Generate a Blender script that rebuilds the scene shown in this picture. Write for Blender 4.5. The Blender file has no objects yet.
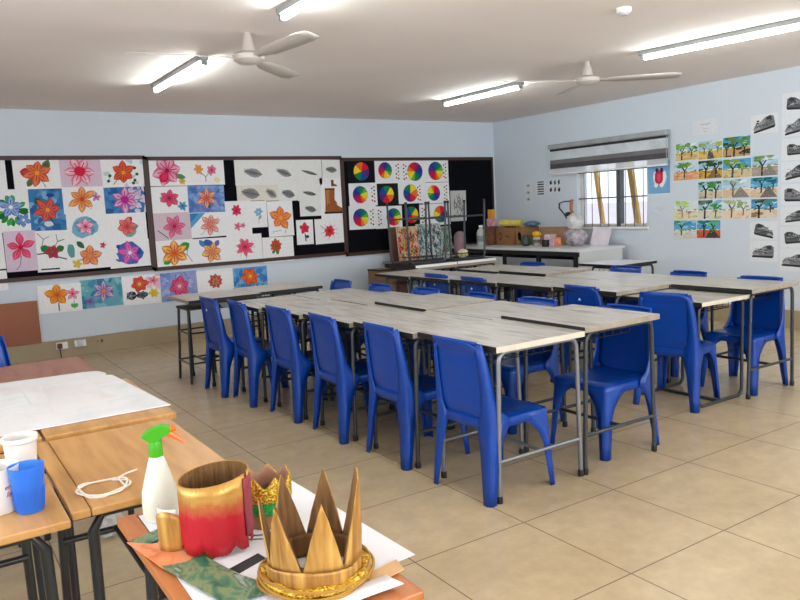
import bpy, bmesh, math, random
from mathutils import Vector, Matrix
rnd = random.Random(7)
PI = math.pi
S = bpy.context.scene
C = S.collection

# ------------------------------------------------------------------ camera
F_PX, YAW, PITCH, ROLL = 737.8049, 0.5771, 0.1249, -0.0484
cf = Vector((math.sin(YAW)*math.cos(PITCH), math.cos(YAW)*math.cos(PITCH), -math.sin(PITCH)))
cr = Vector((math.cos(YAW), -math.sin(YAW), 0)); cu = cr.cross(cf)
r2 = math.cos(ROLL)*cr + math.sin(ROLL)*cu; u2 = -math.sin(ROLL)*cr + math.cos(ROLL)*cu
cam = bpy.data.cameras.new('camera'); camo = bpy.data.objects.new('camera', cam); C.objects.link(camo)
camo.matrix_world = Matrix(((r2.x, u2.x, -cf.x, -7.662), (r2.y, u2.y, -cf.y, -8.8975), (r2.z, u2.z, -cf.z, 1.4761), (0, 0, 0, 1)))
cam.sensor_fit = 'HORIZONTAL'; cam.sensor_width = 36; cam.lens = F_PX/800*36
cam.clip_start = 0.05; cam.clip_end = 200
S.camera = camo
# ------------------------------------------------------------------ light
W = bpy.data.worlds.new('daylight'); S.world = W; W.use_nodes = True
bg = W.node_tree.nodes['Background']; bg.inputs[0].default_value = (0.86, 0.92, 1.0, 1); bg.inputs[1].default_value = 1.35
def area(name, loc, rot, sx, sy, power, col):
    l = bpy.data.lights.new(name, 'AREA'); l.shape = 'RECTANGLE'; l.size = sx; l.size_y = sy; l.energy = power; l.color = col
    o = bpy.data.objects.new(name, l); C.objects.link(o); o.location = loc; o.rotation_euler = rot; return o
# daylight through the windows of the wall behind the camera, of the left wall (the right window lets the sky in)
area('daylight_front_window', (-6.6, -10.9, 1.55), (PI/2+.45, 0, 0), 3.0, 1.2, 118, (0.95, 0.97, 1.0))
area('daylight_front_window', (-2.4, -10.9, 1.55), (PI/2+.45, 0, 0), 3.0, 1.2, 118, (0.95, 0.97, 1.0))
area('daylight_left_window', (-9.35, -6.6, 1.55), (PI/2+.45, 0, -PI/2), 3.2, 1.2, 72, (0.95, 0.97, 1.0))
S.view_settings.view_transform = 'Standard'; S.view_settings.look = 'None'
S.view_settings.exposure = 0.2; S.view_settings.gamma = 1.0; S.view_settings.use_curve_mapping = False
TUBE_POWER = 58.0

# ------------------------------------------------------------------ materials
def lin(c):
    if isinstance(c, str): c = tuple(int(c[i:i+2], 16)/255 for i in (0, 2, 4))
    return tuple((x/12.92 if x <= .04045 else ((x+.055)/1.055)**2.4) for x in c)
def newmat(name):
    m = bpy.data.materials.new(name); m.use_nodes = True
    nt = m.node_tree; return m, nt, nt.nodes['Principled BSDF']
def nd(nt, t, **k):
    n = nt.nodes.new(t)
    for a, v in k.items(): setattr(n, a, v)
    return n
def mat(name, c, rough=.5, metal=0, var=.12, scale=6, bump=0, spec=.5, stretch=(1, 1, 1), trans=0, emit=0, coat=0, detail=4):
    """solid procedural colour with a little noise variation"""
    m, nt, b = newmat(name); c = lin(c)
    tc = nd(nt, 'ShaderNodeTexCoord'); mp = nd(nt, 'ShaderNodeMapping'); mp.inputs['Scale'].default_value = stretch
    oi = nd(nt, 'ShaderNodeObjectInfo'); ad = nd(nt, 'ShaderNodeVectorMath', operation='ADD')
    sc = nd(nt, 'ShaderNodeVectorMath', operation='SCALE'); cx = nd(nt, 'ShaderNodeCombineXYZ')
    for i in range(3): nt.links.new(oi.outputs['Random'], cx.inputs[i])
    sc.inputs['Scale'].default_value = 9; nt.links.new(cx.outputs[0], sc.inputs[0])
    nt.links.new(tc.outputs['Object'], mp.inputs[0]); nt.links.new(mp.outputs[0], ad.inputs[0]); nt.links.new(sc.outputs[0], ad.inputs[1])
    no = nd(nt, 'ShaderNodeTexNoise'); no.inputs['Scale'].default_value = scale; no.inputs['Detail'].default_value = detail
    nt.links.new(ad.outputs[0], no.inputs['Vector'])
    rp = nd(nt, 'ShaderNodeValToRGB'); e = rp.color_ramp.elements
    e[0].position = .3; e[1].position = .7
    e[0].color = tuple(x*(1-var) for x in c)+(1,); e[1].color = tuple(min(1, x*(1+var)) for x in c)+(1,)
    nt.links.new(no.outputs['Fac'], rp.inputs[0]); nt.links.new(rp.outputs[0], b.inputs['Base Color'])
    b.inputs['Roughness'].default_value = rough; b.inputs['Metallic'].default_value = metal
    b.inputs['Specular IOR Level'].default_value = spec
    if trans: b.inputs['Transmission Weight'].default_value = trans
    if coat: b.inputs['Coat Weight'].default_value = coat
    if emit: b.inputs['Emission Color'].default_value = c+(1,); b.inputs['Emission Strength'].default_value = emit
    if bump:
        bp = nd(nt, 'ShaderNodeBump'); bp.inputs['Strength'].default_value = bump; bp.inputs['Distance'].default_value = .01
        nt.links.new(no.outputs['Fac'], bp.inputs['Height']); nt.links.new(bp.outputs[0], b.inputs['Normal'])
    return m
def ramp_noise(name, cols, scale, stretch, rough=.4, detail=6, bump=0, planks=None, distortion=0, metal=0, spec=.5):
    m, nt, b = newmat(name)
    tc = nd(nt, 'ShaderNodeTexCoord'); mp = nd(nt, 'ShaderNodeMapping'); mp.inputs['Scale'].default_value = stretch
    oi = nd(nt, 'ShaderNodeObjectInfo'); cx = nd(nt, 'ShaderNodeCombineXYZ')
    for i in range(3): nt.links.new(oi.outputs['Random'], cx.inputs[i])
    sc = nd(nt, 'ShaderNodeVectorMath', operation='SCALE'); sc.inputs['Scale'].default_value = 13
    ad = nd(nt, 'ShaderNodeVectorMath', operation='ADD')
    nt.links.new(cx.outputs[0], sc.inputs[0]); nt.links.new(tc.outputs['Object'], mp.inputs[0])
    nt.links.new(mp.outputs[0], ad.inputs[0]); nt.links.new(sc.outputs[0], ad.inputs[1])
    no = nd(nt, 'ShaderNodeTexNoise'); no.inputs['Scale'].default_value = scale; no.inputs['Detail'].default_value = detail
    no.inputs['Distortion'].default_value = distortion
    vec = ad.outputs[0]
    if planks:   # shift the grain from plank to plank
        axis, wdt = planks
        sp = nd(nt, 'ShaderNodeSeparateXYZ'); nt.links.new(tc.outputs['Object'], sp.inputs[0])
        dv = nd(nt, 'ShaderNodeMath', operation='DIVIDE'); dv.inputs[1].default_value = wdt; nt.links.new(sp.outputs[axis], dv.inputs[0])
        fl = nd(nt, 'ShaderNodeMath', operation='FLOOR'); nt.links.new(dv.outputs[0], fl.inputs[0])
        wn = nd(nt, 'ShaderNodeTexWhiteNoise', noise_dimensions='1D'); nt.links.new(fl.outputs[0], wn.inputs['W'])
        s2 = nd(nt, 'ShaderNodeVectorMath', operation='SCALE'); s2.inputs['Scale'].default_value = 5
        a2 = nd(nt, 'ShaderNodeVectorMath', operation='ADD'); nt.links.new(wn.outputs['Color'], s2.inputs[0])
        nt.links.new(vec, a2.inputs[0]); nt.links.new(s2.outputs[0], a2.inputs[1]); vec = a2.outputs[0]
    nt.links.new(vec, no.inputs['Vector'])
    rp = nd(nt, 'ShaderNodeValToRGB'); cr_ = rp.color_ramp
    while len(cr_.elements) < len(cols): cr_.elements.new(.5)
    for e, (pos, c) in zip(cr_.elements, cols): e.position = pos; e.color = lin(c)+(1,)
    nt.links.new(no.outputs['Fac'], rp.inputs[0]); nt.links.new(rp.outputs[0], b.inputs['Base Color'])
    b.inputs['Roughness'].default_value = rough; b.inputs['Metallic'].default_value = metal; b.inputs['Specular IOR Level'].default_value = spec
    if bump:
        bp = nd(nt, 'ShaderNodeBump'); bp.inputs['Strength'].default_value = bump; bp.inputs['Distance'].default_value = .005
        nt.links.new(no.outputs['Fac'], bp.inputs['Height']); nt.links.new(bp.outputs[0], b.inputs['Normal'])
    return m
def floor_mat():
    m, nt, b = newmat('floor_tiles')
    tc = nd(nt, 'ShaderNodeTexCoord'); sp = nd(nt, 'ShaderNodeSeparateXYZ'); nt.links.new(tc.outputs['Object'], sp.inputs[0])
    edges, cells = [], []
    for ax, off in (('X', -6.0565), ('Y', -6.4487)):
        a = nd(nt, 'ShaderNodeMath', operation='SUBTRACT'); a.inputs[1].default_value = off; nt.links.new(sp.outputs[ax], a.inputs[0])
        d = nd(nt, 'ShaderNodeMath', operation='DIVIDE'); d.inputs[1].default_value = .6139; nt.links.new(a.outputs[0], d.inputs[0])
        r = nd(nt, 'ShaderNodeMath', operation='ROUND'); nt.links.new(d.outputs[0], r.inputs[0])
        s = nd(nt, 'ShaderNodeMath', operation='SUBTRACT'); nt.links.new(d.outputs[0], s.inputs[0]); nt.links.new(r.outputs[0], s.inputs[1])
        ab = nd(nt, 'ShaderNodeMath', operation='ABSOLUTE'); nt.links.new(s.outputs[0], ab.inputs[0]); edges.append(ab)
        f = nd(nt, 'ShaderNodeMath', operation='FLOOR'); nt.links.new(d.outputs[0], f.inputs[0]); cells.append(f)
    mn = nd(nt, 'ShaderNodeMath', operation='MINIMUM'); nt.links.new(edges[0].outputs[0], mn.inputs[0]); nt.links.new(edges[1].outputs[0], mn.inputs[1])
    gr = nd(nt, 'ShaderNodeMapRange'); gr.inputs['From Min'].default_value = .0035; gr.inputs['From Max'].default_value = .0065
    nt.links.new(mn.outputs[0], gr.inputs['Value'])
    cb = nd(nt, 'ShaderNodeCombineXYZ'); nt.links.new(cells[0].outputs[0], cb.inputs[0]); nt.links.new(cells[1].outputs[0], cb.inputs[1])
    wn = nd(nt, 'ShaderNodeTexWhiteNoise', noise_dimensions='3D'); nt.links.new(cb.outputs[0], wn.inputs['Vector'])
    sc = nd(nt, 'ShaderNodeVectorMath', operation='SCALE'); sc.inputs['Scale'].default_value = 0; nt.links.new(wn.outputs['Color'], sc.inputs[0])
    ad = nd(nt, 'ShaderNodeVectorMath', operation='ADD'); nt.links.new(tc.outputs['Object'], ad.inputs[0]); nt.links.new(sc.outputs[0], ad.inputs[1])
    n1 = nd(nt, 'ShaderNodeTexNoise'); n1.inputs['Scale'].default_value = 1.7; n1.inputs['Detail'].default_value = 6; n1.inputs['Roughness'].default_value = .5
    n1.inputs['Distortion'].default_value = 0
    nt.links.new(ad.outputs[0], n1.inputs['Vector'])
    rp = nd(nt, 'ShaderNodeValToRGB'); e = rp.color_ramp.elements
    e[0].position = .1; e[0].color = lin('AF9A78')+(1,); e[1].position = .9; e[1].color = lin('CAB693')+(1,)
    nt.links.new(n1.outputs['Fac'], rp.inputs[0])
    n3 = nd(nt, 'ShaderNodeTexNoise'); n3.inputs['Scale'].default_value = 9; n3.inputs['Detail'].default_value = 8; n3.inputs['Roughness'].default_value = .7; nt.links.new(tc.outputs['Object'], n3.inputs['Vector'])
    m3 = nd(nt, 'ShaderNodeMapRange'); m3.inputs['From Min'].default_value = .25; m3.inputs['From Max'].default_value = .75; m3.inputs['To Min'].default_value = .86; m3.inputs['To Max'].default_value = 1.12; nt.links.new(n3.outputs['Fac'], m3.inputs['Value'])
    v3 = nd(nt, 'ShaderNodeVectorMath', operation='SCALE'); nt.links.new(rp.outputs[0], v3.inputs[0]); nt.links.new(m3.outputs[0], v3.inputs['Scale'])
    mx = nd(nt, 'ShaderNodeMix', data_type='RGBA'); nt.links.new(gr.outputs[0], mx.inputs['Factor'])
    mx.inputs[6].default_value = lin('7A6A54')+(1,); nt.links.new(v3.outputs[0], mx.inputs[7])
    nt.links.new(mx.outputs[2], b.inputs['Base Color'])
    rr = nd(nt, 'ShaderNodeMapRange'); rr.inputs['To Min'].default_value = .24; rr.inputs['To Max'].default_value = .33
    b.inputs['Roughness'].default_value = .27
    b.inputs['Specular IOR Level'].default_value = .45
    return m
def art_mat():
    """paint, ink or paper: the artwork's own colours plus slight brush unevenness"""
    m, nt, b = newmat('painted_paper')
    at = nd(nt, 'ShaderNodeVertexColor', layer_name='Col'); tc = nd(nt, 'ShaderNodeTexCoord')
    no = nd(nt, 'ShaderNodeTexNoise'); no.inputs['Scale'].default_value = 38; no.inputs['Detail'].default_value = 3
    nt.links.new(tc.outputs['Object'], no.inputs['Vector'])
    mr = nd(nt, 'ShaderNodeMapRange'); mr.inputs['From Min'].default_value = .3; mr.inputs['From Max'].default_value = .7
    mr.inputs['To Min'].default_value = .95; mr.inputs['To Max'].default_value = 1.03
    nt.links.new(no.outputs['Fac'], mr.inputs['Value'])
    vm = nd(nt, 'ShaderNodeVectorMath', operation='SCALE'); nt.links.new(at.outputs['Color'], vm.inputs[0]); nt.links.new(mr.outputs[0], vm.inputs['Scale'])
    nt.links.new(vm.outputs[0], b.inputs['Base Color']); b.inputs['Roughness'].default_value = .8; b.inputs['Specular IOR Level'].default_value = .15
    return m
M = {}
M['floor'] = floor_mat()
M['wall'] = mat('wall_paint', 'D4DDE7', .75, var=.012, scale=1.2, bump=.03, spec=.25)
M['ceiling'] = mat('ceiling_paint', 'F6ECE7', .85, var=.02, scale=1.5, spec=.15)
M['trunk'] = mat('trunking_tan', 'A8977A', .5, var=.05, scale=3)
M['white'] = mat('white_plastic', 'F1F1EE', .4, var=.02)
M['board'] = mat('pinboard_black_felt', '0D0E14', .95, var=.3, scale=40, spec=.1)
M['bframe'] = mat('pinboard_dark_wood', '40241C', .5, var=.2, scale=20, stretch=(1, 1, 8))
M['art'] = art_mat()
M['chair'] = mat('chair_blue_plastic', '003C96', .34, var=.06, scale=5, spec=.5)
M['mark'] = mat('white_mark', 'D8DEE8', .6, var=.02)
M['lam'] = ramp_noise('grey_wood_laminate', [(.3, '88837C'), (.45, 'AFABA4'), (.62, 'C3C0BA'), (.8, '9C9891')], 4.5, (5.5, .8, 1), rough=.3, planks=('X', .075), detail=7)
M['lamedge'] = mat('pale_edge_banding', 'CFC7B4', .45, var=.08, scale=12)
M['lamedge2'] = mat('greybrown_edge_banding', '9C8F80', .45, var=.15, scale=16)
M['blackedge'] = mat('black_edge', '15140F', .6, var=.2)
M['steel'] = mat('grey_painted_steel', '84868A', .38, metal=.6, var=.08)
M['dsteel'] = mat('charcoal_steel', '44484C', .4, metal=.5, var=.1)
M['black'] = mat('black_rubber', '131313', .5, var=.2)
M['blackpaint'] = mat('black_painted_steel', '1C1E21', .32, var=.1, spec=.6)
M['wood'] = ramp_noise('honey_wood_desktop', [(.3, 'A8793E'), (.5, 'BD8C4F'), (.75, 'CA9B60')], 3, (9, 1.0, 4), rough=.36, detail=8, bump=.03)
M['wood2'] = ramp_noise('orange_wood_desktop', [(.3, '985326'), (.5, 'B06A38'), (.75, 'BA7A48')], 3, (9, 1.0, 4), rough=.36, detail=8, bump=.03)
M['wood3'] = ramp_noise('reddish_wood_desktop', [(.3, '83513D'), (.5, '9A6650'), (.75, 'A47259')], 3, (6, 1.0, 4), rough=.33, detail=8)
M['woodedge'] = ramp_noise('wood_lipping', [(.3, 'A86A35'), (.7, 'C98B4C')], 3, (9, 1, 3), rough=.38)
M['hard'] = mat('brown_hardboard', '9A5D42', .6, var=.08, scale=2)
M['ctop'] = mat('counter_white', 'D8D9DC', .3, var=.03)
M['cwhite'] = mat('cabinet_white', 'C9CCCE', .5, var=.03)
M['cgrey'] = mat('cabinet_grey', '84888A', .5, var=.05)
M['cdark'] = mat('cabinet_dark_inside', '0E0F12', .7, var=.2)
M['card'] = ramp_noise('raw_cardboard', [(.3, '8F6A42'), (.6, 'B08A5C')], 6, (1, 1, 1), rough=.75, bump=.05, spec=.2)
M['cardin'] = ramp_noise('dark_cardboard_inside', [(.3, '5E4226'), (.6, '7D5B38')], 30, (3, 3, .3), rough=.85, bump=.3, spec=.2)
M['gold'] = ramp_noise('gold_painted_cardboard', [(.3, '8A5E28'), (.5, 'B4853F'), (.7, 'D2A658')], 12, (5, 5, .4), rough=.42, metal=.25, bump=.3)
M['glit'] = ramp_noise('gold_glitter', [(.35, '8C6508'), (.5, 'CC9A14'), (.62, 'F6DC66')], 160, (1, 1, 1), rough=.3, metal=.6, bump=.8)
M['green'] = mat('green_glitter', '12963A', .35, var=.4, scale=120, bump=.5)
M['metal'] = mat('fan_cream_paint', 'CFC7BF', .4, var=.03)
M['fitting'] = mat('light_fitting_grey', '9C9F9E', .5, var=.05)

def emis(name, c, s):
    m, nt, b = newmat(name); b.inputs['Base Color'].default_value = lin(c)+(1,)
    b.inputs['Emission Color'].default_value = lin(c)+(1,); b.inputs['Emission Strength'].default_value = s; return m
M['tube'] = emis('lit_tube', 'F6FFFC', TUBE_POWER)

# ------------------------------------------------------------------ object helpers
def obj(name, bm, m, parent=None, smooth=False, bevel=0, solid=0, angle=35):
    me = bpy.data.meshes.new(name)
    bmesh.ops.recalc_face_normals(bm, faces=bm.faces[:]) if not solid else None
    bm.to_mesh(me); bm.free()
    ms = m if isinstance(m, (list, tuple)) else [m]
    for x in ms: me.materials.append(x)
    o = bpy.data.objects.new(name, me); C.objects.link(o); o.parent = parent
    if smooth:
        for p in me.polygons: p.use_smooth = True
        try: me.set_sharp_from_angle(angle=math.radians(angle))
        except Exception: pass
    if solid:
        s = o.modifiers.new('thickness', 'SOLIDIFY'); s.thickness = solid; s.offset = 0
    if bevel:
        b = o.modifiers.new('soft_edges', 'BEVEL'); b.width = bevel; b.segments = 2; b.limit_method = 'ANGLE'
    return o
def tag(o, label=None, cat=None, group=None, kind=None):
    if label: o['label'] = label
    if cat: o['category'] = cat
    if group: o['group'] = group
    if kind: o['kind'] = kind
    return o
def thing(name, label, cat, loc=(0, 0, 0), rz=0, group=None):
    o = bpy.data.objects.new(name, None); C.objects.link(o); o.empty_display_size = .1
    o.location = loc; o.rotation_euler = (0, 0, rz); return tag(o, label, cat, group)
def dup(root, loc, rz=0, label=None, group=None, rot=None):
    r = root.copy(); C.objects.link(r); r.location = loc; r.rotation_euler = rot or (0, 0, rz)
    if label: r['label'] = label
    if group: r['group'] = group
    for ch in list(root.children):
        c = ch.copy(); C.objects.link(c); c.parent = r
        for g in list(ch.children):
            d = g.copy(); C.objects.link(d); d.parent = c
    return r
def B(): return bmesh.new()
def box(bm, x0, y0, z0, x1, y1, z1, mi=0):
    vs = [bm.verts.new(p) for p in ((x0, y0, z0), (x1, y0, z0), (x1, y1, z0), (x0, y1, z0), (x0, y0, z1), (x1, y0, z1), (x1, y1, z1), (x0, y1, z1))]
    fs = []
    for f in ((3, 2, 1, 0), (4, 5, 6, 7), (0, 1, 5, 4), (1, 2, 6, 5), (2, 3, 7, 6), (3, 0, 4, 7)):
        fc = bm.faces.new([vs[i] for i in f]); fc.material_index = mi; fs.append(fc)
    return fs   # bottom, top, -y, +x, +y, -x
def tube(bm, pts, r, n=10, mi=0, caps=True, closed=False):
    pts = [Vector(p) for p in pts]; rs = r if isinstance(r, (list, tuple)) else [r]*len(pts)
    rings = []; ref = None; N = len(pts)
    for i, p in enumerate(pts):
        if closed: t = (pts[(i+1) % N]-pts[i-1]).normalized()
        else: t = ((pts[min(i+1, N-1)]-pts[max(i-1, 0)])).normalized()
        if ref is None: ref = Vector((0, 0, 1)) if abs(t.z) < .9 else Vector((1, 0, 0))
        a = (ref-t*ref.dot(t)).normalized(); ref = a; b = t.cross(a)
        rings.append([bm.verts.new(p+rs[i]*(math.cos(2*PI*k/n)*a+math.sin(2*PI*k/n)*b)) for k in range(n)])
    R_ = list(range(N-1))+([N-1] if closed else [])
    for i in R_:
        A_, B_ = rings[i], rings[(i+1) % N]
        for k in range(n):
            f = bm.faces.new((A_[k], A_[(k+1) % n], B_[(k+1) % n], B_[k])); f.material_index = mi
    if caps and not closed:
        bm.faces.new(rings[0][::-1]).material_index = mi; bm.faces.new(rings[-1]).material_index = mi
def lathe(bm, prof, n=24, mi=0, c=(0, 0), caps=True, sx=1, sy=1):
    rings = [[bm.verts.new((c[0]+r*sx*math.cos(2*PI*k/n), c[1]+r*sy*math.sin(2*PI*k/n), z)) for k in range(n)] for r, z in prof]
    for a, b in zip(rings, rings[1:]):
        for k in range(n): bm.faces.new((a[k], a[(k+1) % n], b[(k+1) % n], b[k])).material_index = mi
    if caps:
        if prof[0][0] > 1e-4: bm.faces.new(rings[0][::-1]).material_index = mi
        if prof[-1][0] > 1e-4: bm.faces.new(rings[-1]).material_index = mi
def prism(bm, poly, z0, z1, mi=0):
    a = [bm.verts.new((x, y, z0)) for x, y in poly]; b = [bm.verts.new((x, y, z1)) for x, y in poly]; n = len(poly)
    bm.faces.new(a[::-1]).material_index = mi; bm.faces.new(b).material_index = mi
    for i in range(n): bm.faces.new((a[i], a[(i+1) % n], b[(i+1) % n], b[i])).material_index = mi
def arc(cx, cy, r, a0, a1, n=6): return [(cx+r*math.cos(a0+(a1-a0)*i/n), cy+r*math.sin(a0+(a1-a0)*i/n)) for i in range(n+1)]
def struct(name, bm, m, **k): return tag(obj(name, bm, m, **k), kind='structure')
def lerp(a, b, t): return a+(b-a)*t
def interp(tab, t):
    for (a, va), (b, vb) in zip(tab, tab[1:]):
        if t <= b: return lerp(va, vb, (t-a)/(b-a)) if b > a else vb
    return tab[-1][1]

# ================================================================== THE ROOM
H = 2.7; X0, Y0 = -9.0, -10.6     # left wall and front wall
bm = B(); box(bm, X0-.2, Y0-.2, -.1, .2, .2, 0); struct('floor', bm, M['floor'])
bm = B(); box(bm, X0-.2, Y0-.2, H, .2, .2, H+.1); struct('ceiling', bm, M['ceiling'])
bm = B(); box(bm, X0-.2, 0, 0, .2, .2, H); struct('wall_back', bm, M['wall'])
WY0, WY1, WZ0, WZ1 = -2.86, -1.70, 1.09, 2.0
def wall_with_holes(name, u0, u1, holes, place):
    """wall along u, holes (u0, u1, z0, z1)"""
    bm = B(); us = sorted({u0, u1, *[h for hh in holes for h in hh[:2]]})
    for a, b in zip(us, us[1:]):
        h = [q for q in holes if q[0] <= a+1e-6 and q[1] >= b-1e-6]
        if h: place(bm, a, b, 0, h[0][2]); place(bm, a, b, h[0][3], H)
        else: place(bm, a, b, 0, H)
    return struct(name, bm, M['wall'])
wall_with_holes('wall_right', Y0-.2, 0, [(WY0, WY1, WZ0, WZ1)], lambda bm, a, b, z0, z1: box(bm, 0, a, z0, .2, b, z1))
wall_with_holes('wall_front', X0, 0, [(-8.1, -5.1, .95, 2.15), (-3.9, -.9, .95, 2.15)], lambda bm, a, b, z0, z1: box(bm, a, Y0-.2, z0, b, Y0, z1))
wall_with_holes('wall_left', Y0-.2, 0, [(-8.2, -5.0, .95, 2.15)], lambda bm, a, b, z0, z1: box(bm, X0-.2, a, z0, X0, b, z1))
# cable trunking that runs as a skirting along the back wall, and the tan skirting on the right wall
bm = B(); box(bm, X0, -.045, 0, 0, 0, .19); box(bm, X0, -.05, .178, 0, 0, .192); box(bm, X0, -.048, .09, 0, 0, .1); struct('baseboard_back', bm, M['trunk'])
bm = B(); box(bm, -.03, Y0, 0, 0, -.05, .2); box(bm, -.036, Y0, .188, 0, -.05, .203); struct('baseboard_right', bm, M['trunk'])

# window in the right wall, open casement with burglar bars
wm = mat('window_frame_cream', 'D9D2CC', .4, var=.03)
glass, nt, b = newmat('window_glass'); b.inputs['Base Color'].default_value = (.95, .98, 1, 1); b.inputs['Roughness'].default_value = .02
b.inputs['Transmission Weight'].default_value = 1; b.inputs['IOR'].default_value = 1.02
win = tag(bpy.data.objects.new('window_1', None), kind='structure'); C.objects.link(win)
bm = B()
for a in ((WY0, WZ0, WY1, WZ0+.035), (WY0, WZ1-.035, WY1, WZ1), (WY0, WZ0, WY0+.035, WZ1), (WY1-.035, WZ0, WY1, WZ1)): box(bm, .08, a[0], a[1], .13, a[2], a[3])
obj('window_frame', bm, wm, win)
bm = B(); box(bm, .07, -2.385, WZ0, .15, -2.335, WZ1); obj('mullion', bm, mat('grey_mullion', '5B5D60', .5), win)
bm = B(); box(bm, -.03, WY0-.03, WZ0-.03, .14, WY1+.03, WZ0); obj('window_sill', bm, M['white'], win, bevel=.004)
bm = B()
for k in range(8): y = WY0+.09+k*.14; tube(bm, [(.045, y, WZ0), (.045, y, WZ1)], .0055, 6)
for z in (1.47, 1.82): box(bm, .035, WY0, z-.009, .055, WY1, z+.009)
obj('burglar_bars', bm, mat('bar_paint', '6E6468', .5), win)
bm = B(); box(bm, .1, WY0+.035, WZ0+.035, .104, -2.385, WZ1-.035); box(bm, .1, -2.335, WZ0+.035, .104, WY1-.035, WZ1-.035); obj('pane', bm, glass, win)
# windows behind the camera
def plain_window(name, u0, u1, z0, z1, vert):
    w = tag(bpy.data.objects.new(name, None), kind='structure'); C.objects.link(w); bm = B()
    def bx(a, b, c, d):
        if vert: box(bm, X0-.12, a, b, X0-.07, c, d)
        else: box(bm, a, Y0-.12, b, c, Y0-.07, d)
    n = 4
    for k in range(n+1): u = lerp(u0, u1-.04, k/n); bx(u, z0, u+.04, z1)
    bx(u0, z0, u1, z0+.04); bx(u0, z1-.04, u1, z1); obj('window_frame', bm, wm, w)
plain_window('window_2', -8.1, -5.1, .95, 2.15, False); plain_window('window_3', -3.9, -.9, .95, 2.15, False); plain_window('window_4', -8.2, -5.0, .95, 2.15, True)
# outside the right window: pale ground and two timber props leaning past the opening
bm = B(); box(bm, .25, -12, -.2, 14, 6, -.12); struct('ground', bm, mat('pale_paving', 'CFC8C0', .8))
bm = B(); box(bm, 5.2, -9, -.12, 5.4, 5, 1.35); struct('wall_outside', bm, mat('outside_pinkish_wall', 'F0E6EA', .8, var=.04))
ym = ramp_noise('yellow_timber', [(.3, 'B88A3E'), (.7, 'DDB56A')], 5, (2, 2, .4), rough=.6)
for (ya, yb, w_, lab) in ((-1.62, -1.80, .05, 'thin yellow timber prop leaning outside the window, nearer the corner'), (-2.22, -2.40, .075, 'wider yellow timber prop leaning outside the window, beyond the mullion')):
    bm = B(); d = Vector((0, yb-ya, -1.15))
    for s in (0, 1):
        pass
    a = Vector((.42, ya, 2.15)); e = Vector((.42, ya+(yb-ya)*2.0, -.12))
    n_ = (e-a).normalized(); sd = Vector((0, -n_.z, n_.y))*w_/2; fx = Vector((.025, 0, 0))
    q = [bm.verts.new(p) for p in (a-sd-fx, a+sd-fx, a+sd+fx, a-sd+fx, e-sd-fx, e+sd-fx, e+sd+fx, e-sd+fx)]
    for f in ((0, 1, 2, 3), (7, 6, 5, 4), (0, 4, 5, 1), (1, 5, 6, 2), (2, 6, 7, 3), (3, 7, 4, 0)): bm.faces.new([q[i] for i in f])
    tag(obj('timber_prop', bm, ym), lab, 'plank')

# ================================================================== DESKS (modern grey laminate)
def u_frame(x0, x1, zt, r=.0125, splay=.02, rad=.05):
    """inverted U: leg, bend, top bar, bend, leg"""
    pts = [(x0-splay, 0, .012)]
    pts += [(x, 0, z) for x, z in arc(x0+rad, zt-rad, rad, PI, PI/2, 5)]
    pts += [(x, 0, z) for x, z in arc(x1-rad, zt-rad, rad, PI/2, 0, 5)]
    pts += [(x1+splay, 0, .012)]
    return pts
def make_desk(name, label, w, d, frame_m, end_m, top_m=None, t=.028, zt=.76, long_m=None):
    """w along x, d along y; origin on the floor under the middle; front end is -y"""
    T = thing(name, label, 'table')
    bm = B(); fs = box(bm, -w/2, -d/2, zt-t, w/2, d/2, zt)
    fs[1].material_index = 0; fs[0].material_index = 2; fs[2].material_index = 1; fs[4].material_index = 1; fs[3].material_index = 2; fs[5].material_index = 2
    obj('desktop', bm, [top_m or M['lam'], end_m, long_m or M['blackedge']], T)
    for sgn in (-1, 1):
        y = -(d/2-.03) if sgn < 0 else d/2-.17
        bm = B(); tube(bm, [(p[0], y+sgn*.0, p[2]) for p in u_frame(-w/2+.035, w/2-.035, zt-t-.006)], .0125, 10)
        fr = obj('leg_frame', bm, frame_m, T, smooth=True, angle=60)
        bm = B(); tube(bm, [(-w/2+.03, y, .2), (w/2-.03, y, .2)], .010, 8); obj('crossbar', bm, frame_m, fr, smooth=True, angle=60)
        for sx in (-1, 1):
            bm = B(); lathe(bm, [(.016, 0), (.017, .02), (.0145, .035)], 10, c=(sx*(w/2-.016), y)); obj('rubber_foot', bm, M['black'], fr)
    bm = B(); tube(bm, [(0, -d/2+.03, .2), (0, d/2-.17, .2)], .010, 8); obj('stretcher', bm, frame_m, T, smooth=True, angle=60)
    for sx in (-1, 1): bm = B(); tube(bm, [(sx*(w/2-.05), -d/2+.03, zt-t-.012), (sx*(w/2-.05), d/2-.17, zt-t-.012)], .009, 6); obj('side_rail', bm, frame_m, T, smooth=True, angle=60)
    # book tray of thin bars under the top
    bm = B()
    for k in range(7): x = lerp(-w/2+.09, w/2-.09, k/6); tube(bm, [(x, -d/2+.14, zt-t), (x, -d/2+.14, zt-.10), (x, d/2-.22, zt-.10), (x, d/2-.22, zt-t)], .003, 5)
    for y in (-d/2+.14, 0, d/2-.22): tube(bm, [(-w/2+.085, y, zt-.10), (w/2-.085, y, zt-.10)], .0035, 5)
    obj('book_tray', bm, M['black'], T)
    return T
DW, DD = .605, .66
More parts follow.
